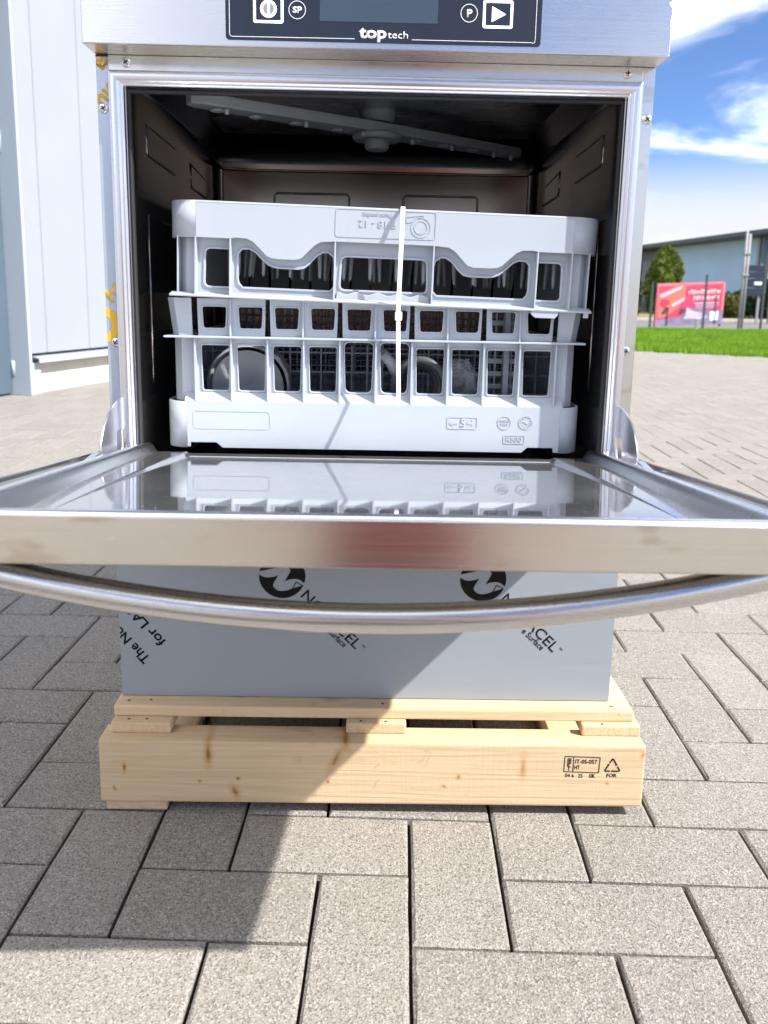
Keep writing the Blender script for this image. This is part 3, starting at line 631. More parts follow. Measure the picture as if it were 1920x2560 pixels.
box('wall_panel', (-6.5, -1.28, -0.4, 0.03, 0.0, 5.2), 'wallpanel', wh, T=WT)
box('wall_panel', (-1.28, -0.127, -0.4, 0.03, 2.32, 5.2), 'wallpanel', wh, T=WT)

# ================================================================== PALLET
pa = thing('pallet', 'low pale pine pallet with stamped front beam under the dishwasher', 'pallet', (0, 0.2, 0))
def beam(x0, x1, y0, y1, z0, z1, mat, name, bevel=0.0022): return box(name, (x0, x1, y0, y1, z0, z1), mat, pa, bevel)
def SK(x, y, z): return (x, y, z + 0.0045 * (x / 0.32) * (0.3 if z < 0.05 else 1))
fb = box('beam', (-0.3125, 0.3315, -0.0555, -0.0175, 0.0135, 0.0925), 'wood_beam', pa, 0.0025)
box('beam', (-0.3125, 0.3315, 0.27, 0.308, 0.0135, 0.0925), 'wood', pa, 0.0025); box('beam', (-0.3125, 0.3315, 0.55, 0.588, 0.0135, 0.0925), 'wood', pa, 0.0025)
for x0, x1, yf in ((-0.3025, -0.2315, -0.0395), (-0.0235, 0.0484, -0.0345), (0.2600, 0.3305, -0.0340)):
    box('spacer_board', (x0, x1, yf, 0.585, 0.0926, 0.1062), 'wood_y', pa, 0.0022)
ys = [(-0.0245, 0.0700, -0.303, 0.3245), (0.0755, 0.168, -0.300, 0.3185), (0.1735, 0.266, -0.302, 0.320), (0.2715, 0.364, -0.301, 0.319), (0.3695, 0.462, -0.302, 0.3185), (0.4675, 0.56, -0.301, 0.319)]
for y0, y1, x0, x1 in ys: box('deck_board', (x0, x1, y0, y1, 0.1063, 0.1200), 'wood', pa, 0.0022)
box('foot_board', (-0.3078, -0.2350, -0.052, 0.585, 0.0, 0.0134), 'wood_y', pa, 0.003)
box('foot_board', (0.2480, 0.3180, -0.0340, 0.585, 0.0, 0.0134), 'wood_y', pa, 0.003)
for x, y, z in ((-0.288, -0.012, 0.1200), (-0.262, -0.010, 0.1200), (-0.283, -0.031, 0.1062), (-0.262, -0.0300, 0.1062), (-0.006, -0.0290, 0.1062), (0.024, -0.0295, 0.1062), (0.02, -0.012, 0.12), (0.285, -0.0295, 0.1062), (0.300, -0.012, 0.12)):
    k = MB(); k.lathe([(0.0020, -0.0005), (0.0019, 0.0002), (0.0006, 0.0003)], (x, y, z), n=12); k.build('nail_head', 'post', pa)
yb = -0.0556
st = MB()
def bar(mb_, p, q, w, y, dep=0.0003):
    p = Vector(p); q = Vector(q); d = (q - p).normalized(); n_ = Vector((-d.y, d.x)) * w / 2
    c4 = [p - n_, q - n_, q + n_, p + n_]; mb_.prism([tuple(c) for c in c4], lambda a, b_, h: (a, h, b_), y - dep, y)
w_ = 0.00075
for p_, q_ in (((0.2359, 0.0791), (0.2355, 0.0592)), ((0.2355, 0.0594), (0.2769, 0.0582)), ((0.2769, 0.0580), (0.2776, 0.0781)), ((0.2359, 0.0791), (0.2776, 0.0779)), ((0.2463, 0.0789), (0.2462, 0.0590)),
             ((0.2396, 0.0765), (0.2396, 0.0665)), ((0.2396, 0.0665), (0.2412, 0.0650)), ((0.2412, 0.0770), (0.2412, 0.0605)), ((0.2412, 0.0735), (0.2430, 0.0745)), ((0.2430, 0.0770), (0.2430, 0.0700)), ((0.2412, 0.0655), (0.2436, 0.0655)), ((0.2412, 0.0705), (0.2428, 0.0695))):
    bar(st, p_, q_, w_, yb)
st.build('stamp', 'ink', fb)
text('lettering', 'IT-05-057', 0.2484, 0.0702, yb, 0.0050, 'ink', fb, 0.0259, -0.01, 0.012)
text('lettering', 'HT', 0.2477, 0.0627, yb, 0.0048, 'ink', fb, 0.0064, -0.01, 0.012)
text('lettering', '04 6', 0.2372, 0.0522, yb, 0.0046, 'ink', fb, 0.0105, -0.02, 0.008); text('lettering', '25', 0.2528, 0.0518, yb, 0.0046, 'ink', fb, 0.0052, 0, 0.008)
text('lettering', 'OK', 0.2657, 0.0518, yb, 0.0046, 'ink', fb, 0.0072, 0, 0.03)
text('lettering', 'FOR', 0.2865, 0.0530, yb, 0.0042, 'ink', fb, 0.0120, 0, 0.02)
tr = MB(); T3 = [(0.2928, 0.0772), (0.3022, 0.0607), (0.2836, 0.0607)]
for i in range(3):
    p_ = Vector(T3[i]); q_ = Vector(T3[(i + 1) % 3]); d = q_ - p_
    bar(tr, p_ + d * 0.04, p_ + d * 0.50, 0.0015, yb); bar(tr, p_ + d * 0.64, p_ + d * 0.98, 0.0015, yb)
    c = p_ + d * 0.56; n_ = Vector((-d.y, d.x)).normalized() * 0.0018; a_ = p_ + d * 0.50
    tr.prism([tuple(a_ - n_), tuple(c), tuple(a_ + n_)], lambda a, b_, h: (a, h, b_), yb - 0.0003, yb)
tr.build('recycling_mark', 'ink', fb)

# ================================================================== DISHWASHER
dw = thing('dishwasher', 'stainless undercounter dishwasher with its door folded down, standing on the pallet', 'dishwasher', (0, 0.28, 0.12))
ZB, ZT = 0.1205, 0.8557
# outer skin
for sx, mt_, lab in ((-1, 'sidefilm', 'side panel still under blue film with yellow lettering'), (1, 'brushed', None)):
    mb = MB(); x = 0.30 * sx
    mb.prism([(x, 0.0), (x, 0.56), (x - .0015 * sx, 0.56), (x - .0015 * sx, 0.0015), (x - .0132 * sx, 0.0015), (x - .0132 * sx, 0.0)], lambda a, b_, h: (a, b_, h), ZB + 0.302, ZT - 0.0002)
    sp = mb.build('side_panel', mt_, dw, 0.0004, 1)
    if lab: sp['label'] = lab; SPL = sp
    mb = MB(); mb.box(min(x, x - .0015 * sx), max(x, x - .0015 * sx), 0.0012, 0.56, ZB, ZB + 0.3018); mb.build('side_panel', 'film', dw)
box('back_panel', (-0.298, 0.298, 0.5605, 0.562, ZB, 0.95), 'brushed', dw)
lp = box('lower_panel', (-0.2998, 0.2998, 0.0, 0.001, ZB + 0.0005, 0.4215), 'film', dw)
box('base_plate', (-0.298, 0.298, 0.0015, 0.56, ZB, ZB + 0.002), 'brushed', dw)
# printing on the film
RR = lp
def emblem(dx, dz):
    c = (-0.1031 + dx, 0.2769 + dz); R_ = 0.0277
    def arc(a0, a1, n=10): return [(c[0] + R_ * cos(radians(a0 + (a1 - a0) * i / n)), c[1] + R_ * sin(radians(a0 + (a1 - a0) * i / n))) for i in range(n + 1)]
    o = lambda p: (p[0] + dx, p[1] + dz)
    up1 = arc(166, 102) + [o(p) for p in ((-0.1043, 0.2992), (-0.1243, 0.2879))]
    ang = lambda p: math.degrees(atan2(p[1] - 0.2769, p[0] + 0.1031))
    a1 = ang((-0.1288, 0.2824)); a2 = ang((-0.0764, 0.2681)); a3 = ang((-0.0774, 0.266)); a4 = ang((-0.1298, 0.2782))
    top = arc(a1, 78, 10) + [o(p) for p in ((-0.0979, 0.2893), (-0.1043, 0.2889), (-0.1150, 0.2860))]
    side = arc(a2 + 0, 78, 14) + [o(p) for p in ((-0.0979, 0.2893), (-0.0948, 0.2872), (-0.0931, 0.2838), (-0.0950, 0.2795), (-0.0999, 0.2705), (-0.0950, 0.2727), (-0.0891, 0.2737), (-0.0850, 0.2734), (-0.0813, 0.2721))]
    low = arc(a4, 360 + a3, 26) + [o(p) for p in ((-0.0793, 0.2652), (-0.0906, 0.2616), (-0.0921, 0.2611), (-0.0951, 0.2595), (-0.1000, 0.2582), (-0.1049, 0.2578), (-0.1090, 0.2588), (-0.1118, 0.2608), (-0.1138, 0.2632), (-0.1142, 0.2659), (-0.1130, 0.2690), (-0.1078, 0.2777), (-0.1130, 0.2757), (-0.1205, 0.2746), (-0.1255, 0.2755))]
    for lp_ in (top, side, low): plate('emblem', [lp_], -0.0004, 0.0003, 'ink', RR)
    k = MB()
    for p_, q_ in (((-0.0906, 0.2616), (-0.0867, 0.2697)), ((-0.0867, 0.2697), (-0.0793, 0.2656))): bar(k, o(p_), o(q_), 0.0010, -0.0001)
    k.build('emblem', 'ink', RR)
    AN = atan2(0.1841 - 0.2514, -0.0143 + 0.0813)
    text('lettering', 'NOVACEL', -0.0813 + dx, 0.2514 + dz, -0.0001, 0.0128, 'ink', RR, 0.0945, AN, 0.004, 0.0003)
    text('lettering', 'TM', -0.0070 + dx, 0.1895 + dz, -0.0001, 0.0026, 'ink', RR, 0.0044, AN, 0.0, 0.0003)
    text('lettering', 'e Surface', -0.0585 + dx + 0.0047, 0.2150 + dz - 0.0044, -0.0001, 0.0073, 'ink', RR, 0.0345, AN + 0.02, 0.006, 0.0003)
emblem(0, 0); emblem(0.2411, -0.0003)
for body, x, z, w in (('The Nov', -0.2634, 0.1690, 0.0640), ('for LASER', -0.2440, 0.1917, 0.0840)):
    me = text_mesh(body, 0.0117, w, 0.018, 0.0003); an = pi - 0.86; c, s_ = cos(an), sin(an)
    xform(me, lambda a, b_, h: (x + a * c - b_ * s_, -0.0001 - h, z + a * s_ + b_ * c)); clip(me, (-0.2995, 0, 0), (-1, 0, 0)); link('lettering', me, 'ink', RR)
# hood with control panel
hd = box('control_hood', (-0.3003, 0.3003, -0.04, 0.565, ZT, 0.962), 'hood', dw, 0.0012, seg=2)
cp = plate('control_panel', [rrect(-0.1540, 0.1668, 0.8622, 0.951, 0.0035)], -0.0407, 0.0006, 'panel', hd)
yp = -0.0408
def line(p, q, w, mat='white'):
    k = MB(); bar(k, p, q, w, yp, 0.0002); return k.build('trim_line', mat, hd)
line((-0.1470, 0.8653), (-0.0230, 0.8657), 0.0005); line((0.0352, 0.8660), (0.1580, 0.8660), 0.0005); line((-0.1500, 0.8682), (-0.1500, 0.9450), 0.0005); line((0.1612, 0.8690), (0.1612, 0.9450), 0.0005)
for x, sgn in ((-0.1470, -1), (0.1582, 1)):
    k = MB(); pts = [(x + sgn * 0.003 * sin(radians(a)), 0.8683 - 0.003 * cos(radians(a))) for a in range(0, 91, 15)]
    for p_, q_ in zip(pts[:-1], pts[1:]): bar(k, p_, q_, 0.0005, yp, 0.0002)
    k.build('trim_line', 'white', hd)
for x0, x1, z0, z1 in ((-0.1257, -0.0954, 0.8787, 0.9085), (0.1070, 0.1373, 0.8788, 0.9052)):
    plate('button_frame', [rrect(x0, x1, z0, z1, 0.002), rrect(x0 + .0024, x1 - .0024, z0 + .0024, z1 - .0024, 0.001)], yp - 0.0002, 0.0002, 'led', hd)
plate('power_button', [circ(-0.1104, 0.8920, 0.0083, 32), circ(-0.1104, 0.8920, 0.0058, 32)], yp - 0.0002, 0.0002, 'led', hd)
plate('power_button', [circ(-0.1104, 0.8920, 0.0057, 32)], yp - 0.0001, 0.0001, 'plasticgrey', hd)
plate('power_button', [rrect(-0.1115, -0.1093, 0.8872, 0.8968, 0.0006)], yp - 0.0003, 0.0002, 'led', hd)
plate('start_button', [[(0.1161, 0.8848), (0.1301, 0.8921), (0.1161, 0.8994)]], yp - 0.0002, 0.0002, 'led', hd)
for x, z in ((-0.0814, 0.8916), (0.0928, 0.8925)):
    plate('round_button', [circ(x, z, 0.0087, 36), circ(x, z, 0.0081, 36)], yp - 0.0002, 0.0002, 'white', hd)
text('lettering', 'SP', -0.0862, 0.8889, yp, 0.0056, 'white', hd, 0.0096, 0, 0.03); text('lettering', 'P', 0.0905, 0.8890, yp, 0.0068, 'white', hd, 0.0054, 0, 0.03)
plate('screen', [rrect(-0.0586, 0.0612, 0.8817, 0.945, 0.0005)], yp - 0.0001, 0.0001, 'screen', hd)
text('logo', 'top', -0.0188, 0.8668, yp, 0.0105, 'white', hd, 0.0280, 0, 0.03); text('logo', 'tech', 0.0106, 0.8669, yp, 0.0068, 'white', hd, 0.0206, 0, -0.004)
b = MB(); rz = random.Random(2); zq = 0.858
while zq < 0.955:
    dz = rz.uniform(0.004, 0.017); w0 = rz.choice((0.0008, 0.0012, 0.0016, 0.004)); b.prism([(0.2998, zq), (0.2998, zq + dz), (0.2998 - w0 * 0.3, zq + dz), (0.2998 - w0, zq + dz * rz.uniform(.2, .9)), (0.2998 - w0 * 0.4, zq)], lambda a, b_, h: (a, h, b_), -0.0404, -0.0400)
    zq += dz
b.build('torn_film', 'white', hd, label='torn white film shreds on the right hood edge')
# upper rail, trim, chamber
box('upper_rail', (-0.2865, 0.2865, -0.0012, 0.003, 0.8402, ZT - 0.0003), 'brushed', dw, 0.0005)
box('corner_seal', (-0.2999, -0.287, -0.0006, 0.001, ZT - 0.0018, ZT - 0.0003), 'black', dw)
mb = MB()
prof = [(0, 0.002), (0.0003, -0.0040), (0.0010, -0.0053), (0.0030, -0.0060), (0.0060, -0.0062), (0.0090, -0.0058), (0.0114, -0.0048), (0.0122, -0.0031), (0.0129, -0.0031), (0.0132, -0.0042), (0.0140, -0.0042), (0.0143, -0.0030), (0.0152, -0.0030), (0.0155, 0.004), (0.0166, 0.0135)]
sweep_rect(mb, -0.2868, 0.2872, 0.402, 0.8402, prof, lambda a, b_, h: (a, h, b_), r=0.0)
mb.build('door_gasket_trim', 'trim', dw)
mb = MB(); sweep_rect(mb, -0.2694, 0.2698, 0.4194, 0.8228, [(0, 0.005), (0.001, 0.002), (0.003, 0.002), (0.004, 0.008)], lambda a, b_, h: (a, h, b_)); mb.build('door_seal', 'black', dw)
def chsec(ins, zt):
    hw = 0.2655 - ins
    return [(-hw + .02, 0.392), (hw - .02, 0.392), (hw - .006, 0.398), (hw, 0.412), (hw, zt - 0.036), (hw - .004, zt - 0.031), (hw - .030, zt - 0.009), (hw - .036, zt - 0.003), (hw - .05, zt),
            (-hw + .05, zt), (-hw + .036, zt - 0.003), (-hw + .030, zt - 0.009), (-hw + .004, zt - 0.031), (-hw, zt - 0.036), (-hw, 0.412), (-hw + .006, 0.398)]
secs = [(0.0135, -0.003, 0.866), (0.03, 0.0, 0.866), (0.405, 0.0, 0.866), (0.43, 0.0, 0.8645), (0.446, 0.002, 0.861), (0.456, 0.007, 0.856), (0.461, 0.013, 0.852), (0.462, 0.016, 0.850)]
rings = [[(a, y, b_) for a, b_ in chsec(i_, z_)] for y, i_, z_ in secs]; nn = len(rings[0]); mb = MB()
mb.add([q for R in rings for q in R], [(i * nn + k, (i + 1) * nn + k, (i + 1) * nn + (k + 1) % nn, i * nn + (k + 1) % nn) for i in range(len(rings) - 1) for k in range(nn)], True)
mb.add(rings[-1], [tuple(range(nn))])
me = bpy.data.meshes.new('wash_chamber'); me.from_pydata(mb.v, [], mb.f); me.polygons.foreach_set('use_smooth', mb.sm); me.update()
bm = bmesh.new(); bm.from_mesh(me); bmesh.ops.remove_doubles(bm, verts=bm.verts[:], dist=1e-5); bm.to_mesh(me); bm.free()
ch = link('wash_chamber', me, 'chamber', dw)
# unseen black sheets added round the chamber to keep daylight out
for bx in ((-0.292, 0.292, 0.02, 0.5, 0.868, 0.872), (-0.2920, -0.2900, 0.02, 0.5, 0.38, 0.872), (0.2900, 0.2920, 0.02, 0.5, 0.38, 0.872), (-0.292, 0.292, 0.0035, 0.5, 0.378, 0.382), (-0.2925, 0.2925, 0.4985, 0.5, 0.38, 0.872)):
    box('chamber_insulation', bx, 'black', dw)
for bx in ((-0.289, 0.289, 0.0055, 0.0075, 0.8245, 0.8555), (-0.2878, -0.2705, 0.0055, 0.0075, 0.384, 0.8245), (0.2709, 0.2878, 0.0055, 0.0075, 0.384, 0.8245), (-0.27, 0.27, 0.0055, 0.0075, 0.384, 0.418)): box('front_frame', bx, 'brushed', dw)
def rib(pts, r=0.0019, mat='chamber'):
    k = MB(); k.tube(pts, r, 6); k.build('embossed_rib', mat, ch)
for sx in (-1, 1):
    X = 0.2655 * sx
    rib([(X, 0.0617, 0.798), (X, 0.0617, 0.768), (X, 0.067, 0.7645), (X, 0.19, 0.7610)]); rib([(X, 0.29, 0.790), (X, 0.29, 0.760), (X, 0.296, 0.757), (X, 0.395, 0.7535)]); rib([(X, 0.292, 0.789), (X, 0.39, 0.781)], 0.0012)
    rib([(X, 0.06, 0.697), (X, 0.06, 0.50)], 0.0022); rib([(X, 0.062, 0.697), (X, 0.2, 0.692)], 0.0012); rib([(X, 0.0617, 0.798), (X, 0.2, 0.794)], 0.001)
for x0, x1 in ((-0.1662, -0.0435), (0.0462, 0.1682)):
    rib([(x0, 0.4615, 0.69), (x0, 0.4615, 0.768), (x0 + .004, 0.4615, 0.772), (x1 - .004, 0.4615, 0.772), (x1, 0.4615, 0.768), (x1, 0.4615, 0.69)], 0.0018)
k = MB()
fp = [(-0.252, 0.4610, 0.807), (-0.252, 0.4602, 0.816), (-0.252, 0.4580, 0.824), (-0.252, 0.450, 0.834), (-0.252, 0.432, 0.847), (-0.252, 0.395, 0.8655)]
k.add([p_ for p_ in fp] + [(-p_[0], p_[1], p_[2]) for p_ in fp], [(q_, q_ + 1, q_ + 7, q_ + 6) for q_ in range(5)], True)
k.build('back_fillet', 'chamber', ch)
rib([(-0.2650, 0.03, 0.8310), (-0.2650, 0.38, 0.8310), (-0.2640, 0.425, 0.8270), (-0.2590, 0.448, 0.8160), (-0.2480, 0.459, 0.8085), (-0.2, 0.461, 0.8070), (0.2, 0.461, 0.8070), (0.2480, 0.459, 0.8085), (0.2590, 0.448, 0.8160), (0.2640, 0.425, 0.8270), (0.2650, 0.38, 0.8310), (0.2650, 0.03, 0.8310)], 0.0026)
# spray arm
sa = MB(); pA, pB = Vector((-0.212, 0.095)), Vector((0.214, 0.405)); d = (pB - pA).normalized(); n_ = Vector((-d.y, d.x)); Lh = (pB - pA).length
outl = []
for t in [i / 14 for i in range(15)]: outl.append((t, 0.014 + 0.010 * (1 - abs(2 * t - 1))))
poly = [tuple(pA + d * Lh * t + n_ * w) for t, w in outl] + [tuple(pB + d * 0.012 + n_ * 0.008), tuple(pB + d * 0.012 - n_ * 0.008)] + [tuple(pA + d * Lh * t - n_ * w) for t, w in reversed(outl)] + [tuple(pA - d * 0.012 - n_ * 0.008), tuple(pA - d * 0.012 + n_ * 0.008)]
sa.prism(poly, lambda a, b_, h: (a, b_, h), 0.8265, 0.8400); arm = sa.build('spray_arm', 'plasticgrey', dw, 0.003, 2)
mid = (pA + pB) / 2
k = MB(); k.lathe([(0.031, -0.0035), (0.034, 0.0), (0.034, 0.004)], (mid.x, mid.y, 0.8225), n=28); k.lathe([(0.014, -0.016), (0.017, -0.012), (0.017, -0.004), (0.02, -0.003)], (mid.x, mid.y, 0.8225), n=20); k.lathe([(0.022, 0), (0.026, 0.016), (0.030, 0.018), (0.030, 0.028)], (mid.x, mid.y, 0.8425), n=28); k.build('hub', 'plasticgrey', arm)
for t, off in ((0.05, .3), (0.15, .4), (0.26, .4), (0.38, .3), (0.62, -.3), (0.72, -.4), (0.83, -.4), (0.93, -.3)):
    q = pA + d * Lh * t + n_ * 0.012 * off; k = MB(); k.lathe([(0.006, -0.0012), (0.0085, -0.0005), (0.0095, 0.001)], (q.x, q.y, 0.8252), n=14); k.build('nozzle', 'cup', arm)
for t in (0.06, 0.27, 0.44, 0.6, 0.74, 0.9, 0.97):
    q = pA + d * Lh * t - n_ * 0.012; k = MB(); k.lathe([(0.0022, -0.006), (0.003, -0.003), (0.003, 0.001)], (q.x, q.y, 0.8252), n=10); k.build('nozzle', 'cup', arm)
# screws
def screw(x, z, y, r=0.0053):
    k = MB(); k.lathe([(r, 0.001), (r, -0.0004), (r * 0.86, -0.0014), (r * 0.5, -0.0021), (0.0004, -0.0023)], (x, y, z), (0, 1, 0), 18); s_ = k.build('screw', 'screw', dw)
    a0 = rnd.uniform(0, 1.5); k = MB()
    for a in (a0, a0 + pi / 2): bar(k, (x - cos(a) * r * .52, z - sin(a) * r * .52), (x + cos(a) * r * .52, z + sin(a) * r * .52), r * 0.24, y - 0.0021, 0.0004)
    k.build('screw_slot', 'black', s_)
for x, z, y in ((-0.2673, 0.8482, -0.0012), (0.2694, 0.8488, -0.0012), (-0.2935, 0.8017, 0), (0.2945, 0.8029, 0), (-0.2905, 0.5513, 0), (0.2895, 0.5522, 0)): screw(x, z, y)
# yellow lettering on the left strip film
for body, x, z, cap, an, wdt in (('arb', -0.3035, 0.8485, 0.0150, -0.62, None), ('olu', -0.2835, 0.8330, 0.0165, pi + 0.9, None), ('N', -0.2935, 0.5955, 0.015, 0.62, None)):
    me = text_mesh(body, cap, wdt, 0.035, 0.00025); c, s_ = cos(an), sin(an)
    xform(me, lambda a, b_, h: (x + a * c - b_ * s_, -0.0002 - h, z + a * s_ + b_ * c)); clip(me, (-0.2998, 0, 0), (-1, 0, 0)); clip(me, (-0.2870, 0, 0), (1, 0, 0)); clip(me, (0, 0, 0.8545), (0, 0, 1))
    link('lettering', me, 'yellowink', SPL)
ring = plate_mesh([circ(-0.3055, 0.571, 0.0205, 36), circ(-0.3055, 0.571, 0.0115, 30)], 0.0003)
xform(ring, lambda a, b_, h: (a, -0.0004 - h, b_)); clip(ring, (-0.2998, 0, 0), (-1, 0, 0)); clip(ring, (-0.2870, 0, 0), (1, 0, 0)); link('emblem', ring, 'yellowink', SPL)
# door
DA = atan2(0.0945, 1.0)
def DT(x, u, w): return (x, -u * cos(DA) + w * sin(DA), 0.431 + u * sin(DA) + w * cos(DA))
DL = 0.4555
mb = MB()   # outer pan: bottom skin, front lip, side flanges
mb.box(-0.2999, 0.2999, -0.004, DL - 0.0005, -0.0297, -0.0275, T=DT)
SF = []; mb2 = MB(); mb2.prism([(DL - 0.0015, -0.0295), (DL, -0.0295), (DL, 0.0), (DL - 0.004, 0.0), (DL - 0.004, -0.0015), (DL - 0.0015, -0.0015)], lambda a, b_, h: DT(h, a, b_), -0.30, 0.30)
for sx in (-1, 1):
    pr = [(0.30, -0.0295), (0.30, 0.0), (0.2965, 0.0), (0.2965, -0.0035), (0.2955, -0.0065), (0.2885, -0.0080), (0.2870, -0.0080), (0.2868, -0.0075), (0.2725, -0.0085), (0.2725, -0.0115), (0.2965, -0.0100), (0.2985, -0.0285)]
    SF.append(MB()); SF[-1].prism([(sx * a, b_) for a, b_ in pr], lambda a, b_, h: DT(a, h, b_), -0.004, DL - 0.0016)
door = mb2.build('door', 'door', dw, 0.0006, 2)
lipp = [(0, -0.009), (0.0001, -0.002), (0.0008, 0.0012), (0.0025, 0.0027), (0.006, 0.0031), (0.0095, 0.0022), (0.0125, -0.0005), (0.0150, -0.0045), (0.0185, -0.0105), (0.023, -0.016), (0.026, -0.024)]
mb.build('door_skin', 'underside', door)
for q in SF: q.build('side_flange', 'flange', door, 0.0006, 2)
def sweep_path(mb_, pts, prof_, fn):   # open path in (x, u); profile inset to the left of travel
    N_ = len(pts); rings = []
    for d_, h_ in prof_:
        ring_ = []
        for i in range(N_):
            a = Vector(pts[max(i - 1, 0)]); b_ = Vector(pts[min(i + 1, N_ - 1)]); t_ = (b_ - a).normalized(); nn_ = Vector((t_.y, -t_.x)); p_ = Vector(pts[i]) + nn_ * d_
            ring_.append(fn(p_.x, p_.y, h_))
        rings.append(ring_)
    mb_.add([q for R_ in rings for q in R_], [(i * N_ + k_, i * N_ + k_ + 1, (i + 1) * N_ + k_ + 1, (i + 1) * N_ + k_) for i in range(len(rings) - 1) for k_ in range(N_ - 1)], True)
LF = DL - 0.0045; rL = 0.026
path = [(-0.2735, -0.034), (-0.2735, -0.030), (-0.2735, LF - rL)] + [(-0.2735 + rL - rL * cos(radians(a)), LF - rL + rL * sin(radians(a))) for a in range(10, 90, 10)]
path = path + [(-0.2735 + rL, LF)] + [(-x, u) for x, u in reversed(path)][:0]
path = path + [(-x, u) for x, u in reversed(path)]
mb = MB(); sweep_path(mb, path, lipp, DT); mb.build('door_lip', 'lip', door)
def wpan(u):      # the pressed panel bulges very slightly upward
    w = -0.012
    for _ in range(4):
        yy = -u * cos(DA) + w * sin(DA); w = (0.421 - 0.10 * yy - 0.055 * yy * yy - 0.431 - u * sin(DA)) / cos(DA)
    return w
pan = MB(); us = [-0.012 + (DL - 0.022 + 0.012) * i / 10 for i in range(11)]
def cre(u): return 0.2150 + 0.0170 * (u / 0.33)     # crease line
def rampw(u): return 0.0115 * max(0.0, 1 - u / 0.36)
def hgt(u): return 0.0042 * max(0.0, 1 - u / 0.36)
ue = DL - 0.023; NU = 30; us = [-0.012 + (ue + 0.012) * i / NU for i in range(NU + 1)]
def PT(x, u, dz): return DT(x, u, wpan(u) + dz)
def strip(rows):
    K = len(rows[0]); pan.add([q for r_ in rows for q in r_], [(i * K + k, i * K + k + 1, (i + 1) * K + k + 1, (i + 1) * K + k) for i in range(len(rows) - 1) for k in range(K - 1)], True)
strip([[PT(x * (cre(u) - rampw(u) / 2), u, 0) for x in (-1, 1)] for u in us])
for sx in (-1, 1):
    strip([[PT(sx * (cre(u) + rampw(u) / 2), u, hgt(u)), PT(sx * 0.2535, u, hgt(u))] for u in us])
    strip([[PT(sx * (cre(u) + rampw(u) * (f - 0.5)), u, hgt(u) * (f * f * (3 - 2 * f)) + rampw(u) * 0.12 * sin(pi * f)) for f in (0, 0.15, 0.3, 0.45, 0.6, 0.75, 0.9, 1.0)] for u in us if u < 0.362])
me = bpy.data.meshes.new('inner_panel'); me.from_pydata(pan.v, [], pan.f); me.polygons.foreach_set('use_smooth', pan.sm); me.update()
bm = bmesh.new(); bm.from_mesh(me)
for f_ in bm.faces:
    if f_.normal.z < 0: f_.normal_flip()
bm.to_mesh(me); bm.free()
link('inner_panel', me, 'mirror', door)
hp = []
for i in range(41):
    x = -0.272 + 0.544 * i / 40; hp.append((x, -0.431, 0.4022 + 0.50 * x * x))
hp = [(-0.2735, -0.430, 0.4475)] + hp + [(0.2735, -0.430, 0.4475)]
k = MB(); k.tube(hp, 0.0098, 22); hdl = k.build('handle', 'tube', door)
for sx in (-1, 1):
    for u in (0.10, 0.155, 0.23, 0.30, 0.37): # folded pinch marks on the side flange
        k = MB(); k.lathe([(0.0011, 0.0), (0.0009, 0.0008)], DT(sx * 0.2862, u, -0.0078), (0, 0, 1), 8); k.build('weld_mark', 'black', door)
for x, w in ((-0.247, -0.0125), (-0.155, -0.0135), (0.066, -0.0125), (0.1735, -0.0125), (0.2215, -0.0125)):
    k = MB(); P3 = DT(x, DL, w); k.lathe([(0.0013, 0), (0.0013, -0.00025)], P3, (0, cos(DA), -sin(DA)), 12); k.build('spot_weld', 'brushed', door)
# hinge brackets
for sx, nm in ((-1, 0), (1, 1)):
    X = 0.2865 * sx
    outl = [(0.002, 0.4885), (-0.006, 0.4888), (-0.0180, 0.4875), (-0.0320, 0.4842), (-0.0480, 0.4775), (-0.0620, 0.4680), (-0.0735, 0.4560), (-0.0790, 0.4460), (-0.0805, 0.4395), (-0.0780, 0.4340), (-0.030, 0.4240), (0.002, 0.4200)]
    hole = rrect(-0.026, -0.0055, 0.4285, 0.4535, 0.004)
    me = plate_mesh([outl, hole], 0.0020, 0.0)
    xform(me, lambda a, b_, h: (X + h, a, b_)); br = link('hinge_bracket', clean(me), 'trim', dw)
    fl = MB(); fl.prism([(-0.0805, 0.4405), (-0.1120, 0.4372), (-0.1125, 0.4352), (-0.0790, 0.4370)], lambda a, b_, h: (X + h * sx, a - 0.0, b_ ), -0.0005, 0.0065); fl.build('flared_foot', 'trim', br)
    box('hinge_slot', (min(X - .003 * sx, X - .0002 * sx), max(X - .003 * sx, X - .0002 * sx), -0.0015, 0.002, 0.424, 0.492), 'black', dw)

# ================================================================== GLASS RACKS
def ring_wall(mb_, x0, x1, y0, y1, z0, z1, r, th, T=None, taper=0.0):
    f = T or (lambda a, b_, c: (a, b_, c))
    loops = []
    for (ins, z) in ((0, z0), (-taper, z1), (-taper + th, z1), (th, z0)):
        loops.append([f(a, b_, z) for a, b_ in rrect(x0 + ins, x1 - ins, y0 + ins, y1 - ins, max(r - ins, 0.001), 6)])
    n_ = len(loops[0]); vs = [q for R in loops for q in R]
    mb_.add(vs, [(i * n_ + k, i * n_ + (k + 1) % n_, ((i + 1) % 4) * n_ + (k + 1) % n_, ((i + 1) % 4) * n_ + k) for i in range(4) for k in range(n_)], True)
def smooth_sharp(o, ang=0.6):
    me = o.data
    for e_ in me.edges: pass
    bm = bmesh.new(); bm.from_mesh(me)
    for f_ in bm.faces: f_.smooth = True
    for e_ in bm.edges: e_.smooth = not (len(e_.link_faces) == 2 and e_.calc_face_angle(0) > ang)
    bm.to_mesh(me); bm.free()
RY, RD = 0.030, 0.40
cxr = 0.0034; HW = 0.2488
rk = thing('glass_rack', 'lower pale plastic glass rack marked R500 sitting in the dishwasher', 'rack', (cxr, 0.23, 0.424))
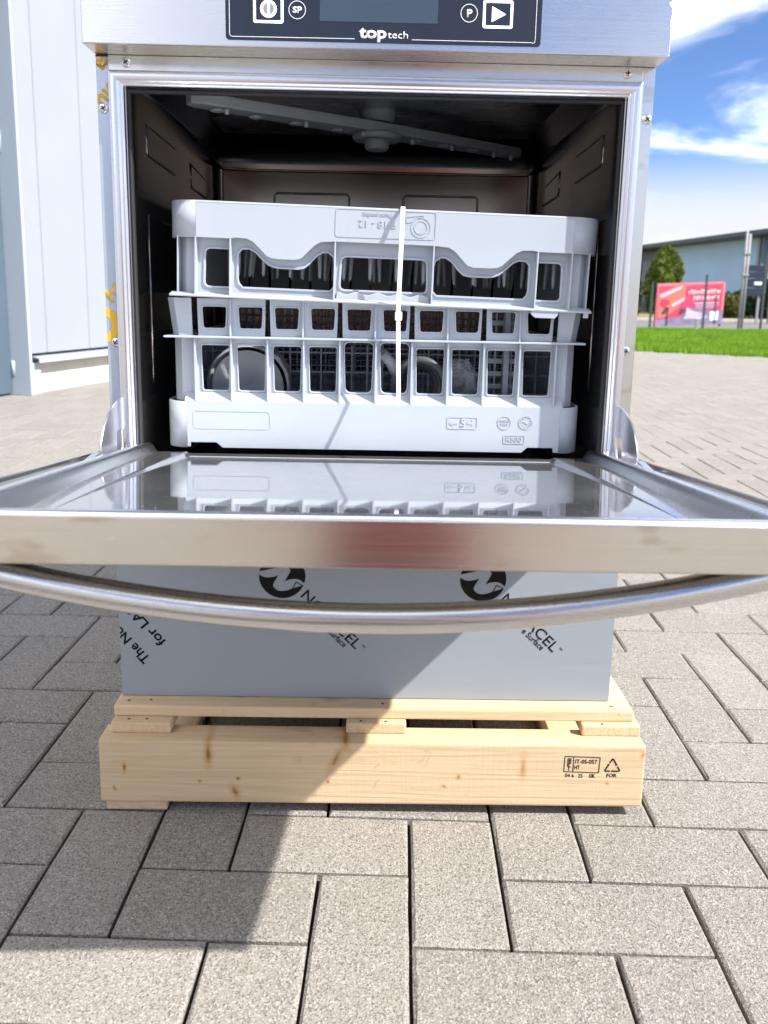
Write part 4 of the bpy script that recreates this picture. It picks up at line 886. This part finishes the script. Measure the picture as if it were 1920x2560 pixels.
zb0, zb1 = 0.4262, 0.4815
# bottom band: front plate with the two notches, sides, back
P_ = 'plastic'
r_c = 0.026
front = [(-HW + r_c, zb1), (-HW + r_c, 0.4315 - 0.004), (-0.2155, 0.4268), (-0.2150, 0.4325), (-0.1845, 0.4325), (-0.1775, zb0), (0.1815, zb0), (0.1885, 0.4325), (0.2190, 0.4325), (0.2195, 0.4268), (HW - r_c, 0.4268), (HW - r_c, zb1)]
front = [(a + cxr if abs(a) > 0.23 else a + (cxr if abs(abs(a) - HW + r_c) < 1e-6 else 0), b_) for a, b_ in front]
plate('bottom_band', [front], RY, 0.0028, P_, rk, 0.0004)
def corner_band(sx, z0, z1, y0, hw, r_, th, flare=0.0):
    if True:
        mb = MB(); c = (cxr + sx * (hw - r_), y0 + r_); pts_o = []
        for i in range(9):
            a = radians(-90 + (90 * i / 8) * 1.0); ca, sa_ = cos(a) * sx, sin(a)
            pts_o.append((ca, sa_))
        vs = []
        for rr_, z in ((r_, z0), (r_ + flare, z1), (r_ + flare - th, z1), (r_ - th, z0)): vs += [(c[0] + ca * rr_, c[1] + sa_ * rr_, z) for ca, sa_ in pts_o]
        n_ = len(pts_o)
        fs = [(i * n_ + k, i * n_ + k + 1, ((i + 1) % 4) * n_ + k + 1, ((i + 1) % 4) * n_ + k) for i in range(4) for k in range(n_ - 1)]
        mb.add(vs, fs, True); mb.build('band_corner', P_, rk)
for sx in (-1, 1):
    corner_band(sx, 0.4262, zb1, RY, HW, r_c, 0.0028)
    x = cxr + sx * HW; box('band_side', (min(x, x - .0028 * sx), max(x, x - .0028 * sx), RY + r_c, RY + RD - .0032, 0.4262, zb1), P_, rk)
box('band_side', (cxr - HW, cxr + HW, RY + RD - .003, RY + RD, 0.4262, zb1), P_, rk)
# sloping ledge above band
mb = MB(); mb.prism([(RY, zb1), (RY + 0.0005, zb1 + 0.0015), (RY + 0.0105, zb1 + 0.0105), (RY + 0.0125, zb1 + 0.0105), (RY + 0.0028, zb1 - .001)], lambda a, b_, h: (h, a, b_), cxr - HW + r_c - .002, cxr + HW - r_c + .002); mb.build('ledge', P_, rk)
FY = RY + 0.0115      # recessed window sheet
win = []; N10 = range(-5, 5)
sheet_top, sheet_bot = 0.5572, 0.4905
def taperwin(xc, z0, z1, wt, wb, r_=0.0035): return roundpoly([(xc - wb / 2, z0), (xc + wb / 2, z0), (xc + wt / 2, z1), (xc - wt / 2, z1)], r_)
holes = [taperwin(cxr + 0.0425 * (k + 0.5) + (0.002), 0.4945, 0.5537 if k in (-1, 0) else 0.5478, 0.0345 if k in (-1, 0) else 0.0332, 0.0305, 0.0065 if k in (-1, 0) else 0.0032) for k in N10]
plate('window_sheet', [[(cxr - HW + .03, sheet_bot - .002), (cxr + HW - .03, sheet_bot - .002), (cxr + HW - .03, sheet_top), (cxr - HW + .03, sheet_top)]] + holes, FY, 0.0022, P_, rk)
for h_ in holes:      # raised rims round the windows
    c = Vector((sum(p[0] for p in h_) / len(h_), sum(p[1] for p in h_) / len(h_))); ou = [tuple(c + (Vector(p) - c) + (Vector(p) - c).normalized() * 0.0021) for p in h_]
    plate('window_rim', [ou, h_], FY - 0.0014, 0.0013, P_, rk, 0.0003)
top_z = 0.6025
for k in range(-5, 6, 2):  # five upper sheets with two windows each, slits between
    if k == 5: break
    x0, x1 = cxr + 0.0425 * k + 0.0030, cxr + 0.0425 * (k + 2) - 0.0018
    hs = [taperwin(cxr + 0.0425 * (k + j + 0.5) + 0.002, 0.5682, 0.5928, 0.0285, 0.0255, 0.003) for j in (0, 1)]
    plate('window_sheet', [[(x0 + .001, 0.5590), (x1 - .001, 0.5590), (x1, top_z), (x0, top_z)]] + hs, FY - 0.0035, 0.0022, P_, rk, 0.0003)
    for h_ in hs:
        c = Vector((sum(p[0] for p in h_) / len(h_), sum(p[1] for p in h_) / len(h_))); ou = [tuple(c + (Vector(p) - c) + (Vector(p) - c).normalized() * 0.0018) for p in h_]
        plate('window_rim', [ou, h_], FY - 0.0047, 0.0011, P_, rk, 0.0003)
    xm = cxr + 0.0425 * (k + 1); mb = MB(); mb.prism([(RY + 0.0015, 0.5592), (FY - 0.0036, 0.5592), (FY - 0.0036, top_z - 0.002), (FY - 0.006, top_z - .001)], lambda a, b_, h: (h, a, b_), xm - 0.0009, xm + 0.0009); mb.build('rib', P_, rk)
for k in range(-5, 6):
    xk = cxr + 0.0425 * k + 0.001; mb = MB(); mb.prism([(RY - 0.0002, zb1 + 0.0015), (FY, sheet_bot - .002), (FY, 0.5560), (RY - 0.0005, 0.5560)], lambda a, b_, h: (h, a, b_), xk - 0.0009, xk + 0.0009); mb.build('rib', P_, rk)
mb = MB(); mb.prism([(cxr - HW + .002, RY - 0.0035), (cxr + HW - .002, RY - 0.0035), (cxr + HW - .001, RY + 0.03), (cxr + HW - .001, RY + RD), (cxr + HW - .004, RY + RD), (cxr + HW - .004, FY + .003), (cxr - HW + .004, FY + .003), (cxr - HW + .004, RY + RD), (cxr - HW + .001, RY + RD), (cxr - HW + .001, RY + 0.03)], lambda a, b_, h: (a, b_, h), 0.5566, 0.5589); mb.build('rail', P_, rk, 0.0005, 2)
for sx in (-1, 1):   # corner posts and flared upper ears
    xo = cxr + sx * (HW - 0.0078); xi = cxr + sx * (0.2125 + 0.001)
    mb = MB(); mb.prism([(xi, FY), (xo - sx * .012, FY - 0.001), (xo - sx * .002, FY + .009), (xo, RY + .05), (xo - sx * .002, RY + .05), (xo - sx * .014, FY + .0015), (xi, FY + .0022)], lambda a, b_, h: (a, b_, h), zb1, 0.5566); mb.build('corner_post', P_, rk)
    mb = MB(); mb.prism([(xo, RY + .0502), (xo - sx * .0022, RY + .0502), (xo - sx * .0022, RY + RD), (xo, RY + RD)], lambda a, b_, h: (a, b_, h), zb1, 0.5566); mb.build('side_wall', P_, rk)
    vs = []
    for z, e_ in ((0.559, 0.0), (top_z, 0.0045)):
        vs += [(xi + sx * .002, FY - .003 - e_, z), (xo - sx * .010 + sx * e_, FY - .004 - e_, z), (xo + sx * e_ - sx * .001, FY + .006 - e_, z), (xo + sx * e_, RY + 0.06, z)]
        vs += [(xi + sx * .002, FY - .001 - e_, z), (xo - sx * .011 + sx * e_, FY - .002 - e_, z), (xo + sx * e_ - sx * .003, FY + .007 - e_, z), (xo + sx * e_ - sx * .002, RY + 0.06, z)]
    fs = [(i, i + 1, i + 9, i + 8) for i in range(3)] + [(i + 4, i + 12, i + 13, i + 5) for i in range(3)] + [(i + 8, i + 9, i + 13, i + 12) for i in range(3)] + [(i, i + 4, i + 5, i + 1) for i in range(3)] + [(0, 8, 12, 4), (3, 7, 15, 11)]
    mb = MB(); mb.add(vs, fs); mb.build('corner_ear', P_, rk)
# floor grid, dividers and far wall (seen only through the windows)
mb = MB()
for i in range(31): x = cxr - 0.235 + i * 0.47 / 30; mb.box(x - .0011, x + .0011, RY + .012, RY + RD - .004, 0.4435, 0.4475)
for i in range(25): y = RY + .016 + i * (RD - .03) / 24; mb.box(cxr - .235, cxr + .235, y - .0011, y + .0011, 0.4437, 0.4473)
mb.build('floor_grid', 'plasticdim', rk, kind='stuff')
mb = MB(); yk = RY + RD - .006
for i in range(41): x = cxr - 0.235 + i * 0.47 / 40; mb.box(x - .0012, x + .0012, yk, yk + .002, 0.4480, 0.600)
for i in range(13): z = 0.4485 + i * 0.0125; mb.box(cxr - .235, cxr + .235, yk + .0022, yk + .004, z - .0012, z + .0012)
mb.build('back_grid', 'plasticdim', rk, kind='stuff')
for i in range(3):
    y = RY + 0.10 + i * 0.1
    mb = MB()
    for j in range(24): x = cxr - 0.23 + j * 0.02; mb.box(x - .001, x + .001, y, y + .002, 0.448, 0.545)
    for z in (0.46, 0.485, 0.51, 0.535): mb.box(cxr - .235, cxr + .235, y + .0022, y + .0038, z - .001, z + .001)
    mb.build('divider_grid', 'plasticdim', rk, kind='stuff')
# raised marks on the band
def outline(name, lp_o, w, parent, y, mat=P_, T=None, ex=0.0006):
    c = Vector((sum(p[0] for p in lp_o) / len(lp_o), sum(p[1] for p in lp_o) / len(lp_o)))
    N_ = len(lp_o); inn = []
    for i in range(N_):
        a = Vector(lp_o[i - 1]); b_ = Vector(lp_o[(i + 1) % N_]); t_ = (b_ - a).normalized(); nrm = Vector((-t_.y, t_.x)); p = Vector(lp_o[i])
        if (c - p).dot(nrm) < 0: nrm = -nrm
        inn.append(tuple(p + nrm * w))
    return plate(name, [lp_o, inn], y - ex, ex, mat, parent, 0.0, T=T)
yM = RY - 0.00005
outline('raised_mark', rrect(0.0907, 0.1276, 0.4540, 0.4690, 0.003), 0.0012, rk, yM); outline('raised_mark', circ(0.1595, 0.4625, 0.0084, 28), 0.0011, rk, yM); outline('raised_mark', circ(0.1848, 0.4630, 0.0084, 28), 0.0010, rk, yM)
outline('raised_mark', rrect(0.1590, 0.1850, 0.4370, 0.4478, 0.0018), 0.0010, rk, yM); outline('raised_mark', rrect(-0.2118, -0.1200, 0.4490, 0.4710, 0.0045), 0.0009, rk, yM, ex=0.0004)
text('raised_lettering', '5', 0.1063, 0.4570, yM, 0.0092, P_, rk, 0.0064, 0, 0.01, 0.0007); text('raised_lettering', 'R500', 0.1626, 0.4395, yM, 0.0062, P_, rk, 0.0188, 0, 0.0, 0.0007)
text('raised_lettering', 'MADE IN', 0.1540, 0.4632, yM, 0.0026, P_, rk, 0.0110, 0, 0.0, 0.0006); text('raised_lettering', 'ITALY', 0.1549, 0.4590, yM, 0.0026, P_, rk, 0.0092, 0, 0.0, 0.0006)
for x0, sg_ in ((0.0932, 1), (0.1251, -1)):
    plate('raised_mark', [[(x0, 0.4614), (x0 + sg_ * .0045, 0.4655), (x0 + sg_ * .0045, 0.4630), (x0 + sg_ * .0105, 0.4630), (x0 + sg_ * .0105, 0.4600), (x0 + sg_ * .0045, 0.4600), (x0 + sg_ * .0045, 0.4573)]], yM - .0006, .0006, P_, rk)
k = MB()
for i in range(12): a = i * pi / 6; bar(k, (0.1848 + .0048 * cos(a), 0.4630 + .0048 * sin(a)), (0.1848 + .0068 * cos(a), 0.4630 + .0068 * sin(a)), 0.0009, yM, 0.0005)
bar(k, (0.1820, 0.4645), (0.1878, 0.4612), 0.0013, yM, 0.0007); k.build('raised_mark', P_, rk)

# upper rack, upside down and slightly tilted
ucx, ucz, uroll = 0.0135, 0.7045, 0.0232
def UT(u, y, z): dz = z - ucz; return (ucx + u * cos(uroll) + dz * sin(uroll), y, ucz - u * sin(uroll) + dz * cos(uroll))
ur = thing('glass_rack', 'upper pale plastic rack with wavy windows, upside down on the lower one', 'rack', (ucx, 0.23, 0.6))
UY = 0.022; UH = 0.2492; UR = 0.034; zt_, zbd = 0.7050, 0.6655
wave = [(-UH + UR, zt_), (-UH + UR, zbd), (-0.176, zbd), (-0.170, 0.6667), (-0.1575, 0.6662), (-0.1505, 0.6630), (-0.1420, 0.6550), (-0.1345, 0.6478), (-0.1290, 0.6455), (-0.1215, 0.6448), (-0.1020, 0.6448), (-0.0950, 0.6468), (-0.0890, 0.6530), (-0.0800, 0.6620), (-0.0730, 0.6660), (-0.0570, 0.6672)]
wave = wave + [(0.0, 0.6672)] + [(-a, b_) for a, b_ in reversed(wave[2:])] + [(UH - UR, zbd), (UH - UR, zt_)]
plate('top_band', [wave], UY, 0.0026, P_, ur, 0.0005, T=UT)
for sx in (-1, 1):
    mb = MB(); c = (sx * (UH - UR), UY + UR); vs = []; cs = [(cos(radians(-90 + 10 * i)) * sx, sin(radians(-90 + 10 * i))) for i in range(10)]
    for rr_, z in ((UR - .0004, zbd), (UR, zt_), (UR - .0026, zt_), (UR - .003, zbd)): vs += [UT(c[0] + a * rr_, c[1] + b_ * rr_, z) for a, b_ in cs]
    mb.add(vs, [(i * 10 + k, i * 10 + k + 1, ((i + 1) % 4) * 10 + k + 1, ((i + 1) % 4) * 10 + k) for i in range(4) for k in range(9)], True)
    mb.build('band_corner', P_, ur); x = sx * UH; box('band_side', (min(x, x - .0026 * sx), max(x, x - .0026 * sx), UY + UR, UY + RD, zbd, zt_), P_, ur, T=UT)
mb = MB(); sweep_rect(mb, -UH, UH, UY, UY + RD, [(0, zt_ - .0012), (0.0, zt_ + .0006), (0.0010, zt_ + .0014), (0.0034, zt_ + .0010), (0.004, zt_ - .001)], lambda a, b_, h: UT(a, b_, h), r=UR, n=8); mb.build('rim', P_, ur)
mb = MB(); mb.prism(rrect(-UH + .003, UH - .003, UY + .003, UY + RD - .004, UR - .003, 6), lambda a, b_, h: UT(a, b_, h), zt_ - .006, zt_ - .004); mb.build('rack_base', P_, ur)
UF = UY + 0.0120
def wavehole(s_):
    pts = [(-0.1680, 0.6215), (-0.1678, 0.6500), (-0.1640, 0.6545), (-0.1560, 0.6550), (-0.1490, 0.6515), (-0.1420, 0.6445), (-0.1340, 0.6380), (-0.1270, 0.6352), (-0.1200, 0.6345), (-0.0985, 0.6345), (-0.0920, 0.6360), (-0.0860, 0.6410), (-0.0780, 0.6500), (-0.0710, 0.6545), (-0.0650, 0.6545), (-0.0595, 0.6500), (-0.0580, 0.6440), (-0.0580, 0.6170), (-0.0620, 0.6125), (-0.1630, 0.6125), (-0.1668, 0.6165)]
    return [(s_ * a, b_) for a, b_ in pts]
uh = [roundpoly([(s_ * 0.1755, 0.612), (s_ * 0.2065, 0.612), (s_ * 0.2055, 0.6540), (s_ * 0.1765, 0.6540)], 0.0055) for s_ in (-1, 1)] + [wavehole(-1), wavehole(1)] + [roundpoly([(-0.0500, 0.6145), (0.0500, 0.6145), (0.0485, 0.6510), (-0.0485, 0.6510)], 0.0055)]
plate('window_sheet', [[(-0.2135, 0.601), (0.2135, 0.601), (0.2135, zt_ - .002), (-0.2135, zt_ - .002)]] + uh, UF, 0.0022, P_, ur, T=UT)
for h_ in uh:
    N_ = len(h_); c = Vector((sum(p[0] for p in h_) / N_, sum(p[1] for p in h_) / N_)); ou = []
    area = sum(h_[i - 1][0] * h_[i][1] - h_[i][0] * h_[i - 1][1] for i in range(N_)); sg_ = 1 if area > 0 else -1
    for i in range(N_):
        t_ = (Vector(h_[(i + 1) % N_]) - Vector(h_[i - 1])).normalized(); ou.append(tuple(Vector(h_[i]) + Vector((t_.y, -t_.x)) * 0.0024 * sg_))
    plate('window_rim', [ou, h_], UF - 0.0016, 0.0015, P_, ur, 0.0003, T=UT)
for u in (-0.2372, -0.2155, -0.1760, -0.0566, 0.0562, 0.1757, 0.2151, 0.2366):
    yo = UY + (.0075 if abs(u) > .22 else .0002); mb = MB(); mb.prism([(yo, 0.6685 if abs(u) < 0.06 else 0.6670), (UF + (0.02 if abs(u) > .22 else 0), 0.668), (UF + (0.02 if abs(u) > .22 else 0), 0.6010), (yo - .001, 0.6010)], lambda a, b_, h: UT(h, a, b_), u - 0.0008, u + 0.0008); mb.build('rib', P_, ur)
for sx in (-1, 1):
    mb = MB(); mb.prism([(sx * .2135, UF), (sx * .2280, UF + .001), (sx * .2388, UF + .012), (sx * .2395, UY + RD), (sx * .2373, UY + RD), (sx * .2366, UF + .013), (sx * .2270, UF + .003), (sx * .2135, UF + .0022)], lambda a, b_, h: UT(a, b_, h), 0.601, zbd + .001); mb.build('side_wall', P_, ur)
mb = MB(); mb.prism([(UY - .003, 0.5990), (UY - .0035, 0.6005), (UY - .002, 0.6015), (UF, 0.6045), (UF + .002, 0.6030), (UF + .002, 0.5990)], lambda a, b_, h: UT(h, a, b_), -0.2445, 0.2415); mb.build('flange', P_, ur)
mb = MB(); mb.box(-0.2445, 0.2415, UF + .002, UY + RD, 0.5990, 0.6010, T=lambda a, b_, c: UT(a, b_, c) if abs(a) > 0 else UT(a, b_, c))
for sx in (-1, 1):
    mb2 = MB(); mb2.box(min(sx * .2415, sx * .232), max(sx * .2415, sx * .232), UF, UY + RD, 0.5990, 0.6012, T=UT); mb2.build('flange', P_, ur)
lump = [(-0.0555, 0.6010)] + [(-0.0555 + 0.111 * i / 36, 0.6105 + 0.0017 * cos(2 * pi * (i / 36 * 4.5))) for i in range(1, 36)] + [(0.0555, 0.6010)]
plate('scalloped_lip', [lump], UF - 0.0055, 0.0052, P_, ur, 0.0006, T=UT)
plate('clip_tab', [[(0.172, 0.6005), (0.172, 0.5955), (0.177, 0.5915), (0.200, 0.5915), (0.2035, 0.596), (0.2035, 0.6005)]], UY - .002, 0.004, P_, ur, 0.0005, T=UT); plate('clip_tab', [[(0.233, 0.600), (0.233, 0.5935), (0.2385, 0.5935), (0.2385, 0.600)]], UY - .002, 0.004, P_, ur, 0.0004, T=UT)
pg = MB(); pg.lathe([(0.0042, 0), (0.0020, -0.068), (0.0012, -0.071)], (0, 0, 0), n=8); pme = pg.mesh('peg'); pme.materials.append(M[P_])
for j in range(5):
    for i in range(14):
        u = -0.205 + i * 0.0315 + (0.008 if j % 2 else 0); y = UY + 0.045 + j * 0.072
        if rnd.random() < 0.12: continue
        o = bpy.data.objects.new('peg', pme); COL.objects.link(o); o.parent = ur; o.matrix_parent_inverse = ur.matrix_basis.inverted(); o.location = UT(u, y, zt_ - .008); o.rotation_euler = (rnd.uniform(-.07, .07), uroll + rnd.uniform(-.08, .08), 0)
mb = MB(); yk = UY + RD - .006
for i in range(15): x = -0.23 + i * 0.46 / 14; mb.box(x - .0145, x + .0145, yk, yk + .002, 0.6030, 0.698, T=UT)
mb.build('back_wall', 'plasticdim', ur)  # wide slats in the shade-darkened plastic cover the chamber's reflection
yU = UY - 0.00005
lo = roundpoly([(-0.0572, 0.7046), (-0.0572, 0.6726), (0.0573, 0.6736), (0.0573, 0.7046)], 0.0045); outline('raised_mark', lo, 0.0009, ur, yU, T=UT, ex=0.0005)
text('raised_lettering', 'P 18 - 12', 0.0110, 0.6923, yU, 0.0077, P_, ur, 0.0415, pi, 0.0, 0.0007, T=UT); text('raised_lettering', 'Patent pending', 0.0066, 0.7002, yU, 0.0042, P_, ur, 0.0330, pi, 0.0, 0.0006, T=UT)
outline('raised_mark', circ(0.0398, 0.6867, 0.0112, 30), 0.0007, ur, yU, T=UT, ex=0.0005); outline('raised_mark', circ(0.0398, 0.6867, 0.0076, 26), 0.0007, ur, yU, T=UT, ex=0.0005)
outline('raised_mark', roundpoly([(0.0210, 0.6975), (0.0420, 0.7005), (0.0435, 0.6985), (0.0330, 0.6960), (0.0330, 0.6930), (0.0235, 0.6910)], 0.002), 0.0006, ur, yU, T=UT, ex=0.0005)

# cable tie
ct = thing('cable_tie', 'long white cable tie fastening the two racks together', 'cable tie', (0.031, 0.02, 0.6))
def strap(pts, w, th, name, parent):
    pts = [Vector(p) for p in pts]; vs = []
    for i, p in enumerate(pts):
        t_ = (pts[min(i + 1, len(pts) - 1)] - pts[max(i - 1, 0)]).normalized(); sx_ = Vector((1, 0, 0)); sx_ = (sx_ - t_ * sx_.dot(t_)).normalized(); nn_ = t_.cross(sx_)
        vs += [p + sx_ * w / 2 + nn_ * th / 2, p - sx_ * w / 2 + nn_ * th / 2, p - sx_ * w / 2 - nn_ * th / 2, p + sx_ * w / 2 - nn_ * th / 2]
    fs = [(i * 4 + k, i * 4 + (k + 1) % 4, i * 4 + 4 + (k + 1) % 4, i * 4 + 4 + k) for i in range(len(pts) - 1) for k in range(4)] + [(3, 2, 1, 0), tuple(len(vs) - 4 + k for k in range(4))]
    mb_ = MB(); mb_.add(vs, fs); return mb_.build(name, 'white_plastic', parent, 0.0003, 1)
strap([(0.0320, 0.060, 0.7068), (0.0322, 0.030, 0.7078), (0.0320, 0.0195, 0.7078), (0.0318, 0.0150, 0.7045), (0.0314, 0.0095, 0.688), (0.0305, 0.0070, 0.660), (0.0298, 0.0090, 0.630), (0.0292, 0.0120, 0.603), (0.0290, 0.0135, 0.590)], 0.0050, 0.0014, 'strap', ct)
box('head', (0.0255, 0.0335, 0.0105, 0.0180, 0.5815, 0.5915), 'white_plastic', ct, 0.001)
strap([(0.0293, 0.0130, 0.582), (0.0296, 0.0085, 0.560), (0.0300, -0.004, 0.530), (0.0306, -0.019, 0.502), (0.0308, -0.028, 0.4885)], 0.0047, 0.0012, 'tail', ct)

# things lying in the rack
cu = thing('plastic_cup', 'round pale grey plastic tub lying in the left of the lower rack', 'tub', (-0.155, 0.12, 0.45))
k = MB(); k.lathe([(0.049, -0.002), (0.052, 0.0), (0.052, 0.004), (0.047, 0.006), (0.045, 0.06), (0.043, 0.07), (0.002, 0.071)], (-0.153, 0.075, 0.496), (0.05, 1, 0.06), 36, cap=False); k.build('shell', 'cup', cu)
k = MB(); k.lathe([(0.0445, 0.0), (0.042, 0.004), (0.030, 0.010), (0.0004, 0.014)], (-0.153, 0.073, 0.496), (0.05, 1, 0.06), 36, cap=False); k.build('lid', 'cup', cu)
hs = thing('hose', 'coiled grey hose lying in the middle of the lower rack', 'hose', (0.06, 0.09, 0.45))
k = MB(); k.tube([(0.058 + (0.033 - 0.004 * t) * cos(t * 6.283), 0.075 + 0.012 * t, 0.500 + (0.033 - 0.004 * t) * sin(t * 6.283)) for t in [i / 24 for i in range(61)]], 0.0055, 8); k.build('coil', 'hose', hs)
k = MB(); k.tube([(0.030, 0.078, 0.515), (0.022, 0.07, 0.530), (0.012, 0.066, 0.540)], 0.007, 8); k.build('end_piece', 'cup', hs)
bgm = thing('parts_bag', 'small clear plastic bag of fittings lying in the lower rack', 'bag', (0.11, 0.09, 0.45))
bm = bmesh.new(); bmesh.ops.create_icosphere(bm, subdivisions=3, radius=0.024); gg = random.Random(8)
for v_ in bm.verts: v_.co = Vector((v_.co.x * 0.8, v_.co.y * 0.6, v_.co.z * 1.1)) * (1 + gg.uniform(-.14, .14)) + Vector((0.112, 0.085, 0.508))
me = bpy.data.meshes.new('film'); bm.to_mesh(me); bm.free(); link('film', me, 'bag', bgm)
k = MB(); k.lathe([(0.010, 0), (0.012, 0.006), (0.006, 0.012)], (0.106, 0.09, 0.497), (0.3, 1, 0.2), 14); k.build('fitting', 'black', bgm)
sb = thing('cutlery_basket', 'upright grey slotted cutlery basket standing in the right of the lower rack', 'basket', (0.17, 0.1, 0.448))
mb = MB()
for i in range(9):
    z = 0.452 + i * 0.0155; mb.box(0.142, 0.182, 0.075, 0.077, z, z + 0.006)
for x in (0.142, 0.152, 0.162, 0.172, 0.182): mb.box(x - .001, x + .001, 0.0772, 0.0792, 0.448, 0.592)
mb.build('slotted_wall', 'plasticdim', sb); box('side_wall', (0.160, 0.1665, 0.060, 0.0740, 0.450, 0.592), 'plasticdim', sb)

# ================================================================== THE PHOTOGRAPHER, crouching behind the camera (seen only as soft reflections)
def skin(name, chains, mat, parent, sub=2, root=0):
    vs, es, rs, idx = [], [], [], {}
    for ch_ in chains:
        prev = None
        for (key, co, r_) in ch_:
            if key not in idx: idx[key] = len(vs); vs.append(co); rs.append(r_)
            if prev is not None: es.append((prev, idx[key]))
            prev = idx[key]
    me = bpy.data.meshes.new(name); me.from_pydata(vs, es, []); me.update(); o = link(name, me, mat, parent)
    md = o.modifiers.new('skin', 'SKIN'); md.use_smooth_shade = True; ss = o.modifiers.new('sub', 'SUBSURF'); ss.levels = sub; ss.render_levels = sub
    for i, r_ in enumerate(rs):
        sv = me.skin_vertices[0].data[i]; sv.radius = (r_, r_) if not isinstance(r_, tuple) else r_; sv.use_root = (i == root)
    return o
pe = thing('person', 'kneeling person in a red shirt and dark trousers taking the photograph', 'person', (0, -1.5, 0))
def sidech(sx):
    s_ = str(sx)
    return [[('pel', (0, -1.50, 0.27), 0.10), ('hip' + s_, (.10 * sx, -1.47, .23), .08), ('kn' + s_, (.15 * sx, -1.13, .075), .062), ('an' + s_, (.13 * sx, -1.55, .06), .042), ('toe' + s_, (.13 * sx, -1.70, .04), .033)],
            [('ch', (0, -1.39, .60), .095), ('sh' + s_, (.18 * sx, -1.37, .69), .06), ('el' + s_, (.26 * sx, -1.19, .50), .042), ('wr' + s_, (.085 * sx, -1.03, .575), .028), ('pm' + s_, (.065 * sx, -0.995, .60), .026)]]
spine = [[('pel', (0, -1.50, 0.27), 0.10), ('wa', (0, -1.45, .43), .085), ('ch', (0, -1.39, .60), .095), ('nb', (0, -1.355, .745), .055), ('hd', (0, -1.325, .83), .075), ('ht', (0, -1.315, .91), .07)]]
body = skin('body', spine + sidech(-1) + sidech(1), 'skin', pe)
skin('shirt', [[('pel', (0, -1.52, 0.21), 0.160), ('wa', (0, -1.45, .43), .140), ('ch', (0, -1.39, .60), .150), ('nb', (0, -1.36, .715), .072)]] + [[('ch', (0, -1.39, .60), .150), ('sh%d' % q, (.18 * q, -1.37, .69), .072), ('um%d' % q, (.23 * q, -1.26, .58), .056)] for q in (-1, 1)], 'shirt', pe)
for q in (-1, 1):
    skin('trouser_leg', [[('hip', (.09 * q, -1.51, .22), .108), ('th', (.125 * q, -1.32, .15), .095), ('kn', (.15 * q, -1.13, .085), .08), ('sn', (.14 * q, -1.34, .075), .062), ('an', (.13 * q, -1.53, .065), .055)]], 'trousers', pe)
    skin('shoe', [[('h', (.13 * q, -1.57, .06), .045), ('b', (.13 * q, -1.66, .05), .042), ('t', (.13 * q, -1.73, .04), .034)]], 'hair', pe)
k = MB(); k.lathe([(0.03, 0.115), (0.075, 0.095), (0.092, 0.05), (0.09, 0.0), (0.07, -0.03)], (0, -1.335, 0.85), (0, -0.25, 1), 20); k.build('hair', 'hair', pe)
for q in (-1, 1):
    for i in range(4):
        skin('finger', [[('a%d' % i, (.066 * q, -0.99, .62 - .016 * i), .0095), ('b', (.060 * q, -0.962, .625 - .018 * i), .0085), ('c', (.040 * q, -0.956, .627 - .018 * i), .0075)]], 'skin', body, 1)
    skin('thumb', [[('a', (.06 * q, -1.0, .585), .011), ('b', (.045 * q, -0.985, .57), .0095), ('c', (.03 * q, -0.972, .575), .0085)]], 'skin', body, 1)
ph = thing('phone', 'dark phone held upright in both hands of the kneeling person', 'phone', (0, -0.955, 0.6))
box('shell', (-0.034, 0.041, -0.958, -0.949, 0.53, 0.685), 'black', ph, 0.003)

pe.location.x += 0.06
